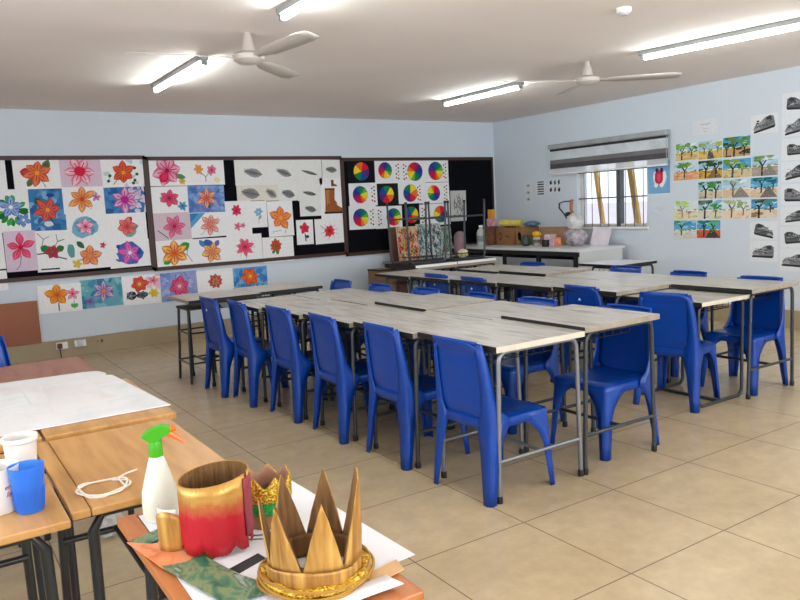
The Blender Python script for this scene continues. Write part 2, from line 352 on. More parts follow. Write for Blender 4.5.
def sled_desk():
    T = make_desk('classroom_desk', 'x', DW, DD, M['dsteel'], M['lamedge'])
    for ch in list(T.children):
        if ch.name.startswith(('leg_frame', 'stretcher')):
            for g in list(ch.children): bpy.data.objects.remove(g)
            bpy.data.objects.remove(ch)
    for y in (-DD/2+.07, DD/2-.1):
        zt = .76-.034; x0, x1 = -.24, .27; pts = arc(x0+.05, zt-.05, .05, PI, PI/2)+arc(x1-.05, zt-.05, .05, PI/2, 0)+arc(x1-.05, .0625, .05, 0, -PI/2)+arc(x0+.05, .0625, .05, -PI/2, -PI)
        bm = B(); tube(bm, [(x, y, z) for x, z in pts], .0125, 10, closed=True); obj('leg_frame', bm, M['dsteel'], T, smooth=True, angle=60)
    bm = B(); tube(bm, [(0, -DD/2+.07, .013), (0, DD/2-.1, .013)], .0125, 8); obj('stretcher', bm, M['dsteel'], T, smooth=True, angle=60)
    return T
def zdesk(proto, x, y, z, label, group, rz=0):
    """copy of a desk; z is the height of its top"""
    o = dup(proto, (x, y, 0), rz, label, group); o.scale = (1, 1, z/.76); return o
deskA = make_desk('classroom_desk', 'x', DW, DD, M['steel'], M['lamedge'])
deskB = make_desk('classroom_desk', 'x', DW, DD, M['dsteel'], M['lamedge2'])
deskS = sled_desk()
deskC = make_desk('classroom_desk', 'x', DW, DD, M['blackpaint'], M['lamedge2'])
GA = 'grey laminate desks pushed together in the middle of the room'
names = ['first', 'second', 'third', 'fourth', 'fifth']
nearlab = ['pale-edged laminate desk at the near end of the long row, on its left side',
  'laminate desk second from the near end, left side of the middle row',
  'laminate desk third from the near end, left side of the middle row',
  'laminate desk fourth from the near end, left side of the middle row',
  'laminate desk fifth from the near end, left side of the middle row']
rightlab = ['slightly raised laminate desk at the near end of the middle row, brown-grey front edge',
  'laminate desk second from the near end, right side of the middle row',
  'slightly raised laminate desk third from the near end, right side of the middle row',
  'laminate desk fourth from the near end, right side of the middle row',
  'laminate desk fifth from the near end, right side of the middle row']
PT = .675
for k in range(5):
    zdesk(deskA if k == 0 else deskB, -5.095-.022*k, -5.91+PT*k, [.79, .78, .77, .76, .748][k], nearlab[k], GA)
    zdesk(deskB, -4.487-.03*k, -5.91+PT*k, [.808, .782, .79, .763, .75][k], rightlab[k], GA)
# two raised desks across the far end
zdesk(deskC, -5.44, -2.40, .772, 'raised black-edged laminate desk at the far end of the middle row, by the pinboard', 'raised desks across the far end', PI/2)
zdesk(deskC, -4.79, -2.34, .774, 'raised laminate desk at the far end of the middle row, beside the other raised one', 'raised desks across the far end', PI/2)
GB = 'grey laminate desks in the row near the window'
Lz = [.750, .787, .783, .778, .775, .772]
Ly = [-5.60, -4.96, -4.32, -3.66, -3.0, -2.36]; Rz = [.79, .782, .78, .798, .785]; Ry = [-5.64, -4.97, -4.3, -3.6, -2.92]
ordn = ['nearest to the camera', 'second', 'third', 'fourth', 'fifth', 'sixth']
for k in range(6):
    zdesk(deskS if k == 0 else deskB, -3.04 if k == 0 else -3.11-.018*k, Ly[k], Lz[k], 'laminate desk on the left side of the window row, '+('at its near end' if k == 0 else ordn[k]+' from its near end'), GB)
for k in range(5):
    zdesk(deskB, -2.53+.01*k, Ry[k], Rz[k], ('raised ' if k in (0, 3) else '')+'laminate desk on the right side of the window row, '+('at its near end' if k == 0 else ordn[k]+' from its near end'), GB)
# the low white table under the window
dk = make_desk('side_desk', 'white-topped desk with black edge and bent black legs under the window', .62, .56, M['blackpaint'], M['blackedge'], top_m=M['ctop'])
dk.location = (-1.24, -3.44, 0); dk.scale = (1, 1, .765/.76)
# two desks turned upside down on top of two others, against the back
for k, (x, lab) in enumerate(((-2.55, 'left'), (-1.94, 'right'))):
    zdesk(deskB, x, -1.58, .768, ('desk carrying the upside-down desk nearer the pinboard papers', 'desk carrying the upside-down desk nearer the cardboard boxes')[k], 'desks under the upturned desks', 0)
inv = make_desk('upturned_desk', 'desk upside down with its steel legs in the air, nearer the pinboard papers', .6, .6, M['dsteel'], M['white'], t=.03)
inv.location = (-2.57, -1.6, .768+.762); inv.rotation_euler = (PI, 0, 0)
# turned over: what was the far end now faces the camera
o = dup(inv, (-1.96, -1.6, .768+.762), 0, 'desk upside down with its steel legs in the air, nearer the cardboard boxes', rot=(PI, 0, 0))
inv['group'] = o['group'] = 'upturned desks'
for p in (deskA, deskB, deskC, deskS):     # the patterns the copies were taken from
    for ch in list(p.children):
        for g in list(ch.children): bpy.data.objects.remove(g)
        bpy.data.objects.remove(ch)
    bpy.data.objects.remove(p)

# ================================================================== CHAIRS
CH = .81
OUTX = [(0, -.235), (.40, -.200), (.60, -.212), (CH, -.235)]      # rear outer corner x by height
OUTY = [(0, .228), (.40, .212), (.60, .203), (.76, .185), (CH, .172)]
def chair_leg(front, sy):
    """L-shaped channel that widens and arches into the seat; rear legs run on up as the side of the back"""
    bm = B(); top = .415 if front else CH-.008
    zs = [0, .08, .16, .24, .29, .325, .35, .372, .39, .415]
    if not front: zs += [.46, .52, .58, .64, .70, .75, top]
    rows = []
    for z in zs:
        if front:
            cx = lerp(.235, .205, z/.415); cy = lerp(.222, .2, z/.415)*sy
            wx = interp([(0, .04), (.24, .055), (.30, .078), (.35, .125), (.39, .19), (.415, .215)], z)
            wy = interp([(0, .042), (.24, .058), (.30, .075), (.35, .115), (.39, .175), (.415, .2)], z)
            dx = -1
        else:
            cx = interp(OUTX, z); cy = interp(OUTY, z)*sy
            wx = interp([(0, .042), (.24, .06), (.30, .078), (.35, .105), (.39, .13), (.415, .125), (.46, .075), (.52, .046), (.7, .034), (CH, .026)], z)
            wy = interp([(0, .046), (.24, .07), (.32, .085), (.36, .095), (.39, .095), (.46, .06), (.6, .045), (CH, .03)], z)
            dx = 1
        c = .016; dy = -sy
        rib = .006 if z < .3 else 0
        row = [(cx, cy+dy*wy), (cx, cy+dy*(wy*.5)), (cx+dx*-rib*.6, cy+dy*(wy*.42)), (cx, cy+dy*c), (cx+dx*c*.3, cy+dy*c*.3), (cx+dx*c, cy), (cx+dx*(wx*.42), cy-dy*rib*.6), (cx+dx*(wx*.5), cy), (cx+dx*wx, cy)]
        rows.append([bm.verts.new((x, y, z)) for x, y in row])
    for a, b in zip(rows, rows[1:]):
        for k in range(len(a)-1): bm.faces.new((a[k], a[k+1], b[k+1], b[k]))
    return bm
def chair_seat():
    bm = B(); N = 14; g = []
    for i in range(N+1):
        u = -1+2*i/N; row = []
        for j in range(N+1):
            v = -1+2*j/N
            # squircle mapping for rounded corners
            x = .208*u*math.sqrt(1-.18*v*v); y = .203*v*math.sqrt(1-.18*u*u)
            e = max(abs(u), abs(v)); dish = -.016*(1-min(1, e)**3)*(1-.3*u)
            edge = -.018 if e > .99 else (-.003 if e > .85 else 0)
            z = .43+dish+edge+(.004*(u < -.5))
            row.append(bm.verts.new((x, y, z)))
        g.append(row)
    for i in range(N):
        for j in range(N): bm.faces.new((g[i][j], g[i+1][j], g[i+1][j+1], g[i][j+1]))
    # skirt with shallow arches
    per = [g[i][0] for i in range(N+1)]+[g[N][j] for j in range(1, N+1)]+[g[i][N] for i in range(N-1, -1, -1)]+[g[0][j] for j in range(N-1, 0, -1)]
    low = [bm.verts.new((p.co.x*1.02, p.co.y*1.02, .372)) for p in per]; n = len(per)
    for k in range(n): bm.faces.new((per[k], per[(k+1) % n], low[(k+1) % n], low[k]))
    return bm
def chair_back():
    bm = B(); NU, NV = 12, 14; g = []
    for j in range(NV+1):
        t = j/NV; row = []
        for i in range(NU+1):
            u = -1+2*i/NU
            zb = .375+.075*abs(u)**2.2                       # curved lower edge
            zt = CH-.02*abs(u)**5
            z = lerp(zb, zt, t)
            hw = interp(OUTY, z)-.012
            x = interp(OUTX, z)+.012-.008*(1-u*u)*(1 if z < .7 else .6)-(.02*max(0, (z-.755)/.035))+.010*math.exp(-((z-.40)/.05)**2)
            row.append(bm.verts.new((x, u*hw, z)))
        g.append(row)
    for j in range(NV):
        for i in range(NU): bm.faces.new((g[j][i], g[j][i+1], g[j+1][i+1], g[j+1][i]))
    return bm
def make_chair():
    T = thing('plastic_chair', 'x', 'chair')
    for fr in (False, True):
        for sy in (-1, 1): obj('leg', chair_leg(fr, sy), M['chair'], T, smooth=True, solid=.005, angle=50)
    obj('seat', chair_seat(), M['chair'], T, smooth=True, solid=.005, angle=60)
    obj('backrest', chair_back(), M['chair'], T, smooth=True, solid=.006, angle=60)
    bm = B(); tube(bm, [(-.236, -.165, CH-.003), (-.248, -.1, CH), (-.25, 0, CH+.001), (-.248, .1, CH), (-.236, .165, CH-.003)], .008, 8); obj('top_rim', bm, M['chair'], T, smooth=True)
    return T
chair = make_chair()
bm = B(); v = [bm.verts.new(p) for p in ((0, -.013, 0), (0, .013, 0), (0, 0, .02), (.004, -.013, 0), (.004, .013, 0), (.004, 0, .02))]
for f in ((0, 2, 1), (3, 4, 5), (0, 1, 4, 3), (1, 2, 5, 4), (2, 0, 3, 5)): bm.faces.new([v[i] for i in f])
mk = obj('triangular_mark', bm, M['mark'], None); mk_tmpl = mk
def put_chair(x, y, deg, label, group, mark=False):
    o = dup(chair, (x, y, 0), math.radians(deg), label, group)
    if mark:
        m_ = mk_tmpl.copy(); C.objects.link(m_); m_.parent = o; m_.location = (-.243, 0, .70)
    return o
g1 = 'blue plastic chairs along the left side of the middle row'
ly = [-5.99, -5.31, -4.66, -4.02, -3.4, -2.93]; lx = [-5.23, -5.25, -5.29, -5.32, -5.385, -5.455]
wl = ['nearest blue plastic chair on the left side of the middle row, fully seen from behind', 'second blue plastic chair from the near end, left side of the middle row', 'third blue plastic chair from the near end, left side of the middle row',
      'fourth blue plastic chair from the near end, left side of the middle row', 'fifth blue plastic chair from the near end, left side of the middle row', 'farthest blue plastic chair on the left side of the middle row, beside the black stool']
for k in range(6): put_chair(lx[k], ly[k], rnd.uniform(-3, 3) if k != 0 else 2, wl[k], g1, mark=(k == 5))
g2 = 'blue plastic chairs along the right side of the middle row'
rx = [-4.31, -4.37, -4.42, -4.46, -4.5, -4.52]; ry = [-5.93, -5.22, -4.66, -4.03, -3.38, -2.72]
wr = ['blue plastic chair tucked under the near right corner desk of the middle row', 'second blue plastic chair from the near end, right side of the middle row', 'third blue plastic chair from the near end, right side of the middle row',
      'fourth blue plastic chair from the near end, right side of the middle row', 'fifth blue plastic chair from the near end, right side of the middle row', 'farthest blue plastic chair on the right side of the middle row']
for k in range(6): put_chair(rx[k], ry[k], 180+(0 if k == 0 else rnd.uniform(-3, 3)), wr[k], g2)
g3 = 'blue plastic chairs along the left side of the window row'
for x, y, lab in ((-3.21, -5.64, 'nearest blue plastic chair at the left side of the window row'), (-3.20, -4.95, 'blue plastic chair with a white mark, second on the left side of the window row'),
                  (-3.22, -3.66, 'blue plastic chair with a white mark, third on the left side of the window row'), (-3.2, -3.05, 'blue plastic chair with a white mark, farthest on the left side of the window row')):
    put_chair(x, y, 15 if y < -5.6 else rnd.uniform(-3, 3), lab, g3, mark=(y > -5.3))
g4 = 'blue plastic chairs along the right side of the window row'
for x, y, lab in ((-2.49, -5.70, 'nearest blue plastic chair on the right side of the window row, under the corner desk'), (-2.38, -4.98, 'blue plastic chair second from the near end, right side of the window row'),
                  (-2.22, -4.18, 'blue plastic chair in front of the white-topped desk with bent black legs'), (-2.3, -3.0, 'farthest blue plastic chair on the right side of the window row, before the counter')):
    put_chair(x, y, 180+rnd.uniform(-3, 3), lab, g4)
chair.location = (-7.44, -3.95, 0); chair.rotation_euler = (0, 0, math.radians(-90))
chair['label'] = 'blue plastic chair behind the reddish desk by the leaning hardboard'
mk.parent = chair; mk.location = (-.243, 0, .70)

# ================================================================== BLACK STOOLS
def make_stool(seat_m):
    T = thing('lab_stool', 'x', 'stool'); h = .68
    bm = B(); box(bm, -.16, -.16, h-.022, .16, .16, h); obj('seat', bm, seat_m, T, bevel=.006)
    for sx in (-1, 1):
        for sy in (-1, 1):
            bm = B(); tube(bm, [(sx*.17, sy*.17, 0), (sx*.14, sy*.14, h-.022)], .0125, 8); obj('leg', bm, M['blackpaint'], T, smooth=True)
    for z, k in ((.18, .165), (.45, .153)):
        bm = B()
        for a, b in (((-k, -k), (k, -k)), ((k, -k), (k, k)), ((k, k), (-k, k)), ((-k, k), (-k, -k))): tube(bm, [(a[0], a[1], z), (b[0], b[1], z)], .008, 6)
        obj('footrest', bm, M['blackpaint'], T, smooth=True)
    return T
st = make_stool(mat('stool_dark_seat', '3A2C28', .5)); st.location = (-5.56, -2.3, 0); st['group'] = 'black stools under the desks'
st['label'] = 'black stool under the left end of the far raised desk'
dup(st, (-5.0, -2.35, 0), .1, 'black stool under the second raised desk, behind the chairs')
dup(st, (-4.93, -3.66, 0), .2, 'black stool under the middle row, between the fourth and fifth chairs')
dup(st, (-4.92, -4.4, 0), -.15, 'black stool under the middle row, between the third and fourth chairs')
dup(st, (-2.75, -3.75, 0), .1, 'black stool under the window row, behind the marked chairs')

# ================================================================== WALL ART
class Art:
    """one sheet: paper with drawn shapes on its face, in metres about its centre; faces -y"""
    def __init__(s, w, h, paper='F3F3F5'):
        s.bm = bmesh.new(); s.col = s.bm.loops.layers.float_color.new('Col'); s.z = -.0016; s.w, s.h = w, h; s.n = 0
        for f in box(s.bm, -w/2, -.0015, -h/2, w/2, 0, h/2): s.paint(f, paper)
    def paint(s, f, c):
        c = lin(c)
        for l in f.loops: l[s.col] = (*c, 1)
    def poly(s, pts, c):
        s.n += 1; y = s.z-.00004*s.n; W_, H_ = s.w/2-.001, s.h/2-.001
        pts = [(max(-W_, min(W_, a)), max(-H_, min(H_, b))) for a, b in pts]
        try: f = s.bm.faces.new([s.bm.verts.new((a, y, b)) for a, b in pts])
        except ValueError: return
        f.normal_update()
        if f.normal.y > 0: f.normal_flip()
        s.paint(f, c)
    def rect(s, x0, y0, x1, y1, c): s.poly([(x0, y0), (x1, y0), (x1, y1), (x0, y1)], c)
    def blob(s, x, y, rx, ry, c, rot=0, n=14, j=.12):
        p = []
        for k in range(n):
            a = 2*PI*k/n; q = 1+rnd.uniform(-j, j); u, v = rx*q*math.cos(a), ry*q*math.sin(a)
            p.append((x+u*math.cos(rot)-v*math.sin(rot), y+u*math.sin(rot)+v*math.cos(rot)))
        s.poly(p, c)
    def leaf(s, x, y, L, w, a, c, c2=None):
        ca, sa = math.cos(a), math.sin(a)
        def T(t, o): return (x+ca*t-sa*o, y+sa*t+ca*o)
        sh = [(0, 0), (.15, .5), (.4, .95), (.65, 1), (.85, .6), (1, 0)]
        s.poly([T(L*t, w*o) for t, o in sh]+[T(L*t, -w*o) for t, o in sh[-2:0:-1]], c)
        if c2: s.poly([T(L*(.12+.68*t), .55*w*o) for t, o in sh]+[T(L*(.12+.68*t), -.55*w*o) for t, o in sh[-2:0:-1]], c2)
    def petal(s, x, y, L, w, a, c, c2, cc):
        ca, sa = math.cos(a), math.sin(a); sh = [(0, .08), (.18, .42), (.38, .85), (.56, 1), (.74, .74), (.9, .3), (1, 0)]
        j = rnd.uniform(-.12, .12)
        def T(t, o):
            o += j*L*t*t*.5
            return (max(-s.w/2+.001, min(s.w/2-.001, x+ca*t*L-sa*o)), max(-s.h/2+.001, min(s.h/2-.001, y+sa*t*L+ca*o)))
        s.n += 1; yy = s.z-.00004*s.n; c, c2, cc = lin(c), lin(c2), lin(cc)
        for sg in (-1, 1):
            for (t0, o0), (t1, o1) in zip(sh, sh[1:]):
                m0 = tuple(lerp(cc[i], c2[i], min(1, t0*2.2)) for i in range(3)); m1 = tuple(lerp(cc[i], c2[i], min(1, t1*2.2)) for i in range(3))
                for (f0, f1, g0, g1) in ((0, .5, 0, .4), (.5, 1, .4, 1)):
                    q = [(T(t0, sg*w*o0*f0), [lerp(m0[i], c[i], g0) for i in range(3)]), (T(t1, sg*w*o1*f0), [lerp(m1[i], c[i], g0) for i in range(3)]),
                         (T(t1, sg*w*o1*f1), [lerp(m1[i], c[i], g1) for i in range(3)]), (T(t0, sg*w*o0*f1), [lerp(m0[i], c[i], g1) for i in range(3)])]
                    if t1 == 1: q = [q[0], q[1], q[3]]
                    f = s.bm.faces.new([s.bm.verts.new((p[0], yy, p[1])) for p, _ in q]); f.normal_update()
                    cols = [k for _, k in q]
                    for l, k in zip(f.loops, cols): l[s.col] = (*k, 1)
                    if f.normal.y > 0: f.normal_flip()
    def line(s, pts, wd, c):
        for (a, b), (d, e) in zip(pts, pts[1:]):
            L = math.hypot(d-a, e-b) or 1; nx, ny = -(e-b)/L*wd/2, (d-a)/L*wd/2
            s.poly([(a+nx, b+ny), (d+nx, e+ny), (d-nx, e-ny), (a-nx, b-ny)], c)
    def flower(s, x, y, r, n, c, c2, cc, rot=0, wd=.3):
        for k in range(n):
            a = rot+2*PI*k/n+rnd.uniform(-.08, .08); s.petal(x, y, r*1.1*rnd.uniform(.88, 1.12), r*wd*1.05, a, c, c2, cc)
            s.line([(x+.2*r*math.cos(a), y+.2*r*math.sin(a)), (x+.7*r*math.cos(a), y+.7*r*math.sin(a))], r*.075, c)
        s.blob(x, y, r*.17, r*.17, cc)
    def wash(s, c, m=.0, n=26, x0=None, y0=None, x1=None, y1=None, sz=.05):
        x0 = -s.w/2 if x0 is None else x0; x1 = s.w/2 if x1 is None else x1; y0 = -s.h/2 if y0 is None else y0; y1 = s.h/2 if y1 is None else y1
        for k in range(n): s.blob(rnd.uniform(x0, x1), rnd.uniform(y0, y1), sz*rnd.uniform(.5, 1.2), sz*rnd.uniform(.3, .8), rnd.choice(c), rnd.uniform(0, 3), 9, .3)
    def done(s, name, label, cat, wall, u, z, group=None, tilt=None, off=0):
        me = bpy.data.meshes.new(name); s.bm.to_mesh(me); s.bm.free(); me.materials.append(M['art'])
        o = bpy.data.objects.new(name, me); C.objects.link(o)
        t = rnd.uniform(-.015, .015) if tilt is None else tilt
        if wall == 'back': o.location = (u, off, z); o.rotation_euler = (0, t, 0)
        else: o.location = (off, u, z); o.rotation_euler = Vector((0, t, 0)); o.rotation_euler = (Matrix.Rotation(-PI/2, 3, 'Z') @ Matrix.Rotation(t, 3, 'Y')).to_euler()
        return tag(o, label, cat, group)

# pinboards
for k, (xa, xb, lab) in enumerate(((-7.97, -5.32, 'black pinboard panel in dark wood frame, leftmost, full of flower paintings'), (-5.32, -2.72, 'black pinboard panel in dark wood frame with flower and boot drawings'), (-2.72, -.05, 'black pinboard panel in dark wood frame with the colour wheels'))):
    T = thing('pinboard', lab, 'pinboard', ((xa+xb)/2, 0, (.878, .865, .842)[k]), 0, 'pinboards along the back wall'); w = (xb-xa)/2
    bm = B(); box(bm, -w+.02, -.018, .02, w-.02, 0, 1.31); obj('felt_panel', bm, M['board'], T)
    bm = B()
    for a in ((-w, 0, w, .045), (-w, 1.29, w, 1.335), (-w, 0, -w+.03, 1.335), (w-.03, 0, w, 1.335)): box(bm, a[0], -.03, a[1], a[2], 0, a[3])
    obj('frame', bm, M['bframe'], T)
PB = -.0195
import itertools
stack_ = itertools.cycle([.0, .0021, .0042, .0063, .0011, .0032, .0053])
FG = 'flower paintings on the left pinboard'
RED, PINK, LP, MAG, OR, YE, WH, GR, DG, BL, LB, TE, PU = 'C8203C', 'E0507C', 'F2B4C4', 'B82478', 'E07830', 'F0C040', 'F4F0EC', '3C9A48', '2C5C34', '2C64A8', '84B4D4', '4C94A4', '6C4CA0'
def sheet(r, paper='F3F3F5'):
    x0, x1, z0, z1 = r; a = Art(x1-x0+.004, z1-z0+.004, paper); a.c = ((x0+x1)/2, (z0+z1)/2); return a
def fin(a, label, group=FG, off=PB, name='flower_painting', cat='painting', **k): return a.done(name, label, cat, 'back', a.c[0], a.c[1], group, off=off-next(stack_), **k)
# ---- panel 1
a = sheet((-7.2, -6.77, 1.86, 2.17)); a.flower(-.06, 0, .1, 5, OR, YE, RED); fin(a, 'mostly white sheet at the top left beside the black strip')
a = sheet((-6.7, -6.24, 1.86, 2.18)); a.leaf(.05, 0, .17, .04, 1.1, '5A7040', '46603A'); a.leaf(-.05, -.04, .11, .03, -2.1, '5A7040'); a.leaf(-.05, .0, .12, .05, 2.9, RED, 'C05030'); a.line([(.03, -.05), (.07, -.14)], .006, '3A3030'); a.flower(0, .01, .13, 6, 'C0243C', 'E88C50', 'F0A030', .3, .33); fin(a, 'orange and crimson lily with olive leaves on white, top row')
a = sheet((-6.24, -5.81, 1.87, 2.19), 'DCC4D8'); a.line([(.02, -.05), (.05, -.15)], .006, GR); a.flower(-.01, .01, .16, 6, 'D84070', 'F6DCE4', 'D81C3C', 0, .3); a.blob(-.01, .01, .06, .055, 'DC2848'); fin(a, 'pale pink lily with a red heart on lilac ground, top row')
a = sheet((-5.81, -5.34, 1.86, 2.18)); a.wash(['C8D8DC'], n=8, sz=.04); a.line([(-.04, -.04), (-.12, -.13)], .007, '303840'); a.flower(0, 0, .12, 6, 'B82838', 'E86838', 'F0A030', .5, .34)
for q in ((-.15, -.03), (-.17, -.09), (.13, .05), (.15, -.02), (.12, -.09), (.1, -.12)): a.blob(*q, .018, .018, DG)
fin(a, 'red-orange lily with scattered small leaves on white, top row')
a = sheet((-6.9, -6.58, 1.41, 1.86))
for k in range(22): an = rnd.uniform(0, 6.28); a.leaf(.06*math.cos(an)-.01, .07*math.sin(an), .1, .025, an+rnd.uniform(-.5, .5), rnd.choice(['2E8C3C', '48AC4C', '1F6C34']))
a.flower(-.02, .04, .115, 5, '2458B0', 'A8C8EC', 'F0F4F8', .3, .33); a.flower(.09, -.1, .07, 5, '2C60B8', '80A8E0', 'F0F4F8', .9, .35); fin(a, 'blue flowers in a ring of bright green leaves on white')
a = sheet((-6.58, -6.23, 1.41, 1.85), '3F7CB4'); a.wash(['5C94C4', '2C64A0', '84B0D4', '3878B0'], n=40); a.blob(0, -.15, .05, .03, 'D4DCE0'); a.leaf(-.04, .03, .13, .035, 2.2, DG); a.line([(0, -.05), (.06, -.16)], .008, '203040'); a.flower(.0, .0, .12, 6, 'A82C44', 'E46850', 'F0A048', .2, .36); a.blob(.04, .16, .04, .02, '204C90'); fin(a, 'coral lily on a streaky blue ground, tall sheet')
a = sheet((-6.24, -5.81, 1.58, 1.87)); a.line([(0, -.06), (.07, -.1), (.09, -.06)], .004, GR); a.flower(.13, .03, .05, 5, 'C05C9C', 'DC9CC4', PU, .2); a.flower(-.02, .01, .14, 6, 'D06838', 'F4BC70', 'D84028', .45, .27); fin(a, 'outlined orange star flower with a small lilac one, second row')
a = sheet((-5.81, -5.36, 1.56, 1.87), '3E78B4'); a.wash(['5088C0', '2C60A0'], n=18, x1=-.05); a.wash(['C4B8D8', 'DAD0E4'], n=22, x0=.08); a.line([(.05, .05), (.14, .09), (.2, .13)], .006, '202430'); a.line([(.1, -.01), (.2, 0)], .007, '202430'); a.flower(0, 0, .145, 6, 'A82490', 'F0C4E0', 'B01C80', .5, .3); a.blob(0, 0, .045, .045, 'B82C90'); fin(a, 'magenta and white lily half on blue, half on lilac with dark twigs')
a = sheet((-6.24, -5.81, 1.28, 1.58)); a.blob(-.02, 0, .135, .12, '7CB4CC'); a.wash(['5C9CBC', '90C4D4'], n=16, x0=-.1, x1=.07, y0=-.08, y1=.08, sz=.035); a.flower(-.01, .0, .085, 5, 'D84C8C', 'F8D4E4', 'D01C4C', .3, .4); fin(a, 'pink five-petalled flower in a round blue wash, third row')
a = sheet((-5.81, -5.37, 1.25, 1.56)); a.blob(.03, -.06, .07, .06, '7CA8AC'); a.leaf(.0, .02, .11, .03, 1.0, '3C5C44'); a.leaf(0, 0, .13, .04, 0, '6C8C94'); a.flower(0, 0, .1, 6, 'C03858', 'F0907C', 'D83444', .2, .38); fin(a, 'coral pink flower with teal leaves on white, third row')
a = sheet((-6.86, -6.56, .99, 1.42), 'DCC8DC'); a.line([(0, -.05), (-.02, -.15), (-.06, -.2)], .006, '584050'); a.flower(.0, .04, .14, 5, 'D8305C', 'EE7090', 'C4183C', .35, .28); fin(a, 'crimson pink flower on a thin stem, lilac ground, bottom row')
a = sheet((-6.56, -6.24, .96, 1.41)); a.line([(-.14, .2), (-.08, .13), (-.1, .06), (0, 0), (.06, .1), (.05, .18)], .006, '282428'); a.line([(-.16, -.03), (-.05, -.02), (.05, -.07), (.14, -.1)], .012, '302428'); a.line([(.06, .1), (.13, .12)], .008, '282428'); a.line([(-.08, .13), (-.02, .16)], .005, '282428')
a.leaf(-.03, 0, .1, .04, 2.6, '2C7C44'); a.leaf(.03, 0, .1, .035, .4, '2C6C3C'); a.flower(0, -.01, .075, 6, '8C1C30', 'C04858', '78604C', .1, .36); a.rect(-.13, -.205, .06, -.19, '181818'); fin(a, 'dark red blossom on black branches on white, bottom row')
a = sheet((-6.25, -5.81, .96, 1.28)); a.leaf(-.04, .07, .11, .03, 2.3, '2E6444'); a.blob(-.18, .05, .04, .08, '5CA0A0'); a.line([(-.12, -.07), (-.03, -.03), (.05, .05)], .008, '3A5038'); a.flower(-.13, -.1, .055, 5, 'C8A020', 'F0D850', YE); a.flower(.16, .09, .035, 5, 'B82850', 'D04870', RED); a.flower(.01, -.02, .12, 5, 'C83C5C', 'F4B860', 'E89030', .25, .36); fin(a, 'orange and yellow flower with teal corner and small dark pink bud')
a = sheet((-5.81, -5.36, .94, 1.25)); a.blob(0, 0, .155, .13, '3868B0'); a.wash(['2850A0', '5080C0', '5860B0'], n=24, x0=-.13, x1=.13, y0=-.09, y1=.09, sz=.035); a.flower(0, .01, .12, 5, 'B02C98', 'E874C0', 'F0E0F0', .4, .34); fin(a, 'violet pink flower in a deep blue blot, bottom row')
a = sheet((-7.2, -6.87, 1.03, 1.42)); a.flower(0, 0, .1, 5, PINK, LP, RED); fin(a, 'plain white sheet, only its right edge in view, third row')
a = sheet((-7.2, -6.87, .8, 1.01)); a.line([(-.1, 0), (.05, .02)], .004, '909090'); fin(a, 'small white sheet hanging over the board frame at the far left')
# ---- panel 2
FG = 'flower paintings on the middle pinboard'
a = sheet((-5.28, -4.85, 1.86, 2.17)); a.flower(.16, -.1, .045, 6, 'C8A030', 'F0D868', OR); a.leaf(.05, -.03, .16, .03, -.2, '5C8C5C'); a.flower(-.01, .02, .17, 6, 'C82C6C', 'F4C4D8', 'B01448', .2, .36); a.leaf(0, .0, .15, .055, -2.3, 'D81C50', 'E03868'); fin(a, 'large pink and white flower filling its sheet, top left of the middle board')
a = sheet((-4.85, -4.38, 1.86, 2.17)); a.line([(0, -.12), (.0, -.06), (-.07, .01)], .007, '302820'); a.line([(0, -.06), (.07, .02)], .006, '302820'); a.flower(-.08, .03, .06, 6, 'D07040', 'F0B870', 'F0A030'); a.flower(.08, .02, .065, 6, 'C84070', 'ECA0B8', RED, .3); a.blob(.14, -.1, .04, .03, 'F0DCA0'); fin(a, 'two small flowers, one orange and one pink, on a forked dark twig')
a = sheet((-5.28, -4.85, 1.54, 1.85)); a.leaf(-.02, 0, .11, .03, 2.9, '8CB48C'); a.leaf(0, 0, .1, .03, -.3, '8CB48C'); a.flower(.14, -.08, .055, 6, '3C84B4', '78B4D4', BL); a.flower(-.01, .02, .11, 6, 'C43060', 'E86888', 'A81C40', .4, .3); fin(a, 'rose pink flower with pale leaves and a small blue flower, second row')
a = sheet((-4.85, -4.4, 1.53, 1.85), '6C94CC'); a.wash(['5078B8', '8CACD8', '7878C0', '88A4DC'], n=46); a.leaf(0, 0, .12, .03, -1.3, '2C6C54'); a.flower(0, .01, .115, 6, 'C02848', 'F4CC9C', 'D85830', .5, .3); fin(a, 'red and cream lily on a blue and violet wash, second row')
a = sheet((-5.28, -4.85, 1.22, 1.54), 'D8C4D0'); a.line([(-.18, -.04), (-.12, -.09), (-.06, -.14)], .01, '504850'); a.flower(.02, 0, .13, 6, 'C04878', 'EC88A4', 'C81C40', .1, .28); fin(a, 'blurry rose flower with a dark twig on a pale mauve ground')
a = sheet((-4.86, -4.4, 1.23, 1.53)); a.poly([(-.22, .145), (-.02, .145), (-.22, -.04)], '5CA4D0'); a.poly([(-.22, .145), (-.1, .145), (-.22, .03)], '3484BC'); a.line([(-.1, -.12), (.05, .0), (.14, .08)], .004, '604850'); a.flower(.03, .0, .125, 6, 'C83C74', 'F4D0A8', 'EC8838', .3, .27); fin(a, 'pink-edged cream flower with a blue triangle corner, third row')
a = sheet((-5.28, -4.84, .90, 1.22)); a.leaf(.04, .03, .16, .05, .5, '34943C'); a.leaf(-.05, -.05, .12, .04, -2.5, '3C9C44'); a.line([(.1, 0), (.16, -.05), (.2, -.12)], .006, '30343C'); a.line([(.14, -.03), (.15, .04)], .006, '30343C'); a.flower(-.01, .0, .15, 6, 'C82840', 'F8D860', 'E05020', .5, .33); fin(a, 'yellow flower edged in red with bright green leaves, bottom row')
a = sheet((-4.84, -4.38, .89, 1.21)); a.blob(-.05, .1, .07, .045, '3C64B4'); a.leaf(-.08, .05, .12, .03, 2.2, '4888C0'); a.leaf(.04, .05, .1, .03, 1, '7C6CB0'); a.flower(0, -.01, .125, 6, 'C83058', 'F4D880', 'E88848', .2, .34); fin(a, 'cream and red flower under blue leaves, bottom row')
